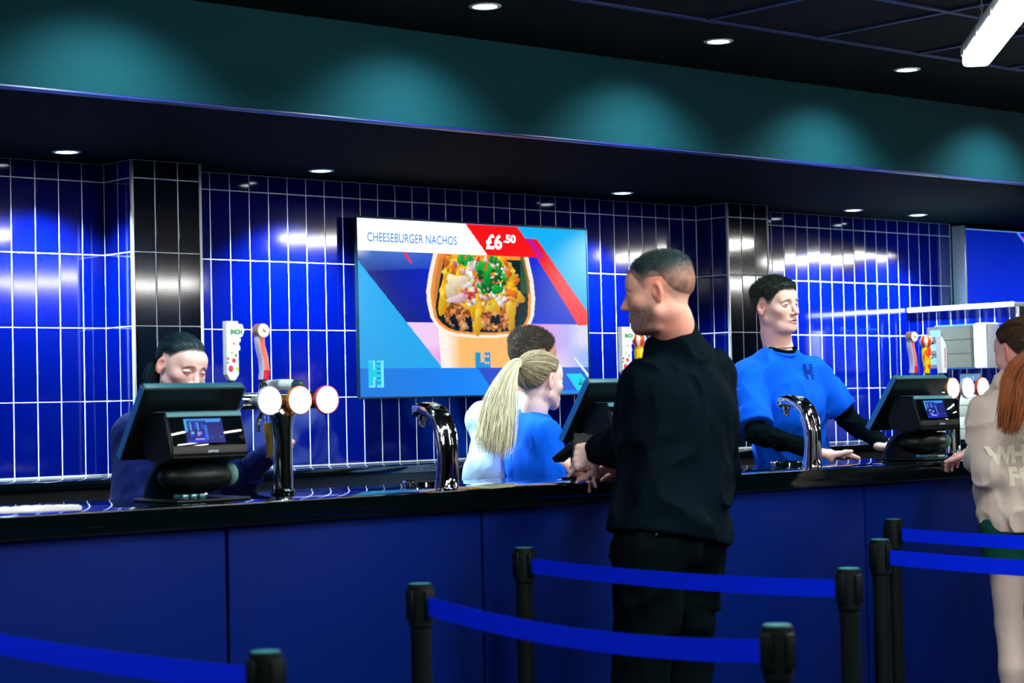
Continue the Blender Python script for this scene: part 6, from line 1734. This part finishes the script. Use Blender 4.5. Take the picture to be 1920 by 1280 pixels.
# ---- 6. the customer in the pale hooded top
def hoodie():
    f = unit([0.42, 0.907, 0]); r = np.cross(f, UP)
    neck = A3(1912, 712, 4.50); pel = A3(1925, 985, 4.47); pel[2] = 0.93
    J = dict(r=r, f=f, neck=neck, pelvis=pel)
    mid = neck-UP*0.125
    J['SR'] = mid+r*0.160; J['SL'] = mid-r*0.128-UP*0.022; J['chest'] = mid-UP*0.15
    J['EL'] = A3(1864, 880, 4.50); J['WL'] = A3(1829, 846, 4.80)
    J['ER'] = J['SR']+r*0.05-UP*0.26+f*0.03; J['WR'] = J['ER']+f*0.22+UP*0.05
    standing(J, (pel[0], pel[1]), f, 0.07)
    for q in 'LR': J['K'+q] = J['K'+q]+np.array([0.0, 0.0, 0.0])
    sh = A3(1893, 1200, 4.45)[0]-J['KL'][0]
    J['AL'][0] += -0.045; J['HL'] = J['HL']-r*0.005
    A = head_axes(unit([Fv[0], Fv[1]])*math.cos(R(30))-Rv[:2]*math.sin(R(30))*1.0, R(8)); hc = A3(1913, 660, 4.50)
    def thick(X, Y, Z): return (0.010+0.004*smooth01(Z, 0.0, 0.09)).astype(np.float32)
    def hm(x, y, z, C): return C
    spec = dict(skin=(235, 180, 165), neck=neck, neck_r=0.050, fem=1, hair=(10, 26, 26), hair2=(60, 44, 30), hl=HL_FEM, thick=thick, croptone=[0.5, 1, 1], rough=0.004, soft=0.025, red=(240, 80, 60),
                stretch=(200, 25, 200), stretchc=(150, 14, 150))
    head = dict(c=hc, A=A, S=1.04, spec=spec)
    head['post'] = lambda h_: combed(h_, hc, A, 1.04, hc+A @ np.array([0.0, -0.118, 0.035])*1.04, 700, (10, 24, 24), (96, 66, 40), 0.0009, 5, 0.001)
    h1 = build_hand(J['WL'], unit(np.array([-0.1, 0.9, -0.2])), -UP, 1, ((20, 30, 20),)*4, 0.93, col=(235, 190, 180))
    h2 = build_hand(J['WR'], f, -UP, -1, ((20, 30, 20),)*4, 0.93, col=(235, 190, 180))
    legsk = []
    ro, ho = make_person('person', 'woman in a pale hooded top with a long red-brown ponytail at the right edge', J, head, [h1, h2], legsk, root_xy=(pel[0], pel[1]), fem=1, bw=1.0, bodyh=0.008, skincol=(205, 190, 182), legs_sc=1.0)
    b0 = hc+A @ np.array([0.0, -0.118, 0.035])*1.04
    path = [b0+A @ np.array([0, 0.02, 0]), b0, b0+A @ np.array([-0.004, -0.035, -0.02]), A3(1906, 700, 4.31), A3(1899, 745, 4.30), A3(1893, 785, 4.31), A3(1885, 815, 4.32)]
    strands('ponytail', path, [0.012, 0.018, 0.030, 0.038, 0.038, 0.034, 0.026], 900, hair_m, ro, (190, 104, 44), (70, 40, 24), rad=0.0010, wav=0.012, seed=15, flat=(1, 0.7, 1))
    hm_ = cloth('pale_grey_fleece', (206, 200, 192), 0.9, bump=(220, 0.35, 0.001), sheen=0.3, var=(5, lin(214, 196, 178)))
    lo, hi = bbox([J[k] for k in ('SL', 'SR', 'EL', 'ER', 'WL', 'neck', 'pelvis')], 0.27); lo[2] = 0.80
    F = Field(lo, hi, 0.0065); torso(F, J, 0.028, 0.98, 0)
    F.cone(J['chest']-UP*0.02, J['pelvis']+UP*0.08, 0.176, 0.178, 0.06, flat=(f, 1.2)); F.cone(J['pelvis']+UP*0.06, J['pelvis']-UP*0.02, 0.175, 0.150, 0.03, flat=(f, 1.2))
    for a in 'RL':
        arm(F, J['S'+a], J['E'+a], J['W'+a], 0.026, upto=1.75, k=0.045)
        F.cone(J['W'+a]+(J['E'+a]-J['W'+a])*0.2, J['W'+a]+(J['E'+a]-J['W'+a])*0.05, 0.044, 0.040, 0.01)
    folds(F, 0.020, (6, 6, 3.0), 71)
    F.plane((0, 0, 0.875), -UP, 0.006)
    ho_ = fieldobj('hooded_top', F, hm_, ro)
    F = Field(neck-0.22, neck+0.2, 0.006); up2 = unit(UP*0.8-f*0.5)
    F.ell(neck-f*0.085-UP*0.055, (0.125, 0.060, 0.085), mats3(r, f, UP), k=0.03)
    F.cone(neck-r*0.085-UP*0.01-f*0.02, neck-f*0.105-UP*0.005, 0.030, 0.034, 0.02); F.cone(neck+r*0.085-UP*0.01-f*0.02, neck-f*0.105-UP*0.005, 0.030, 0.034, 0.02)
    F.cone(neck-r*0.085-UP*0.01-f*0.02, neck-r*0.045+f*0.07-UP*0.05, 0.030, 0.024, 0.02); F.cone(neck+r*0.085-UP*0.01-f*0.02, neck+r*0.045+f*0.07-UP*0.05, 0.030, 0.024, 0.02)
    F.cone(neck+UP*0.12, neck-UP*0.05-f*0.04, 0.07, 0.045, 0.02, op='cut')
    folds(F, 0.012, (11, 11, 9), 75)
    fieldobj('hood', F, hm_, ho_, org=ro.location)
    # lettering on the back
    BV = BVHTree.FromPolygons([tuple(v.co+ro.location) for v in ho_.data.vertices], [tuple(p.vertices) for p in ho_.data.polygons])
    ink = cloth('cream_puff_print', (238, 234, 214), 0.8)
    for s_, size, bold, (u, v) in (('W', 0.032, 0.0015, (1905, 824)), ('W', 0.088, 0.0045, (1857, 869)), ('H', 0.088, 0.0045, (1895, 866)), ('F', 0.088, 0.0045, (1891, 908)), ('O', 0.088, 0.0045, (1917, 906))):
        me = text_mesh(s_, size, bold); dense(me, 0.012)
        p = A3(u, v, 4.36); dv = Vector(unit(p-CAM)); h_ = BV.ray_cast(Vector(CAM), dv, 20.0)
        if h_[0] is not None: p = np.array(h_[0])
        M = frame(Vector(r)*1.0, Vector((0, 0, 1)), Vector(np.cross(r, UP)), p)
        wrap(me, BV, ro, M, 0.0035); link('lettering', me, ink, ho_)
    F = Field(*bbox([J['HL'], J['HR'], J['KL'], J['KR']], 0.25), 0.008); F.ell(J['pelvis']-UP*0.04, (0.168, 0.13, 0.12), mats3(r, f, UP), k=0.04)
    for a in 'LR': F.cone(J['H'+a], J['H'+a]*0.6+J['K'+a]*0.4, 0.098, 0.090, 0.03)
    F.plane((0, 0, 0.735), -UP, 0.004)
    fieldobj('shorts', F, cloth('dark_green_shorts', (12, 66, 60)), ro)
    shoes(J, ro, cloth('white_trainer', (215, 220, 222), 0.5), None)
hoodie()
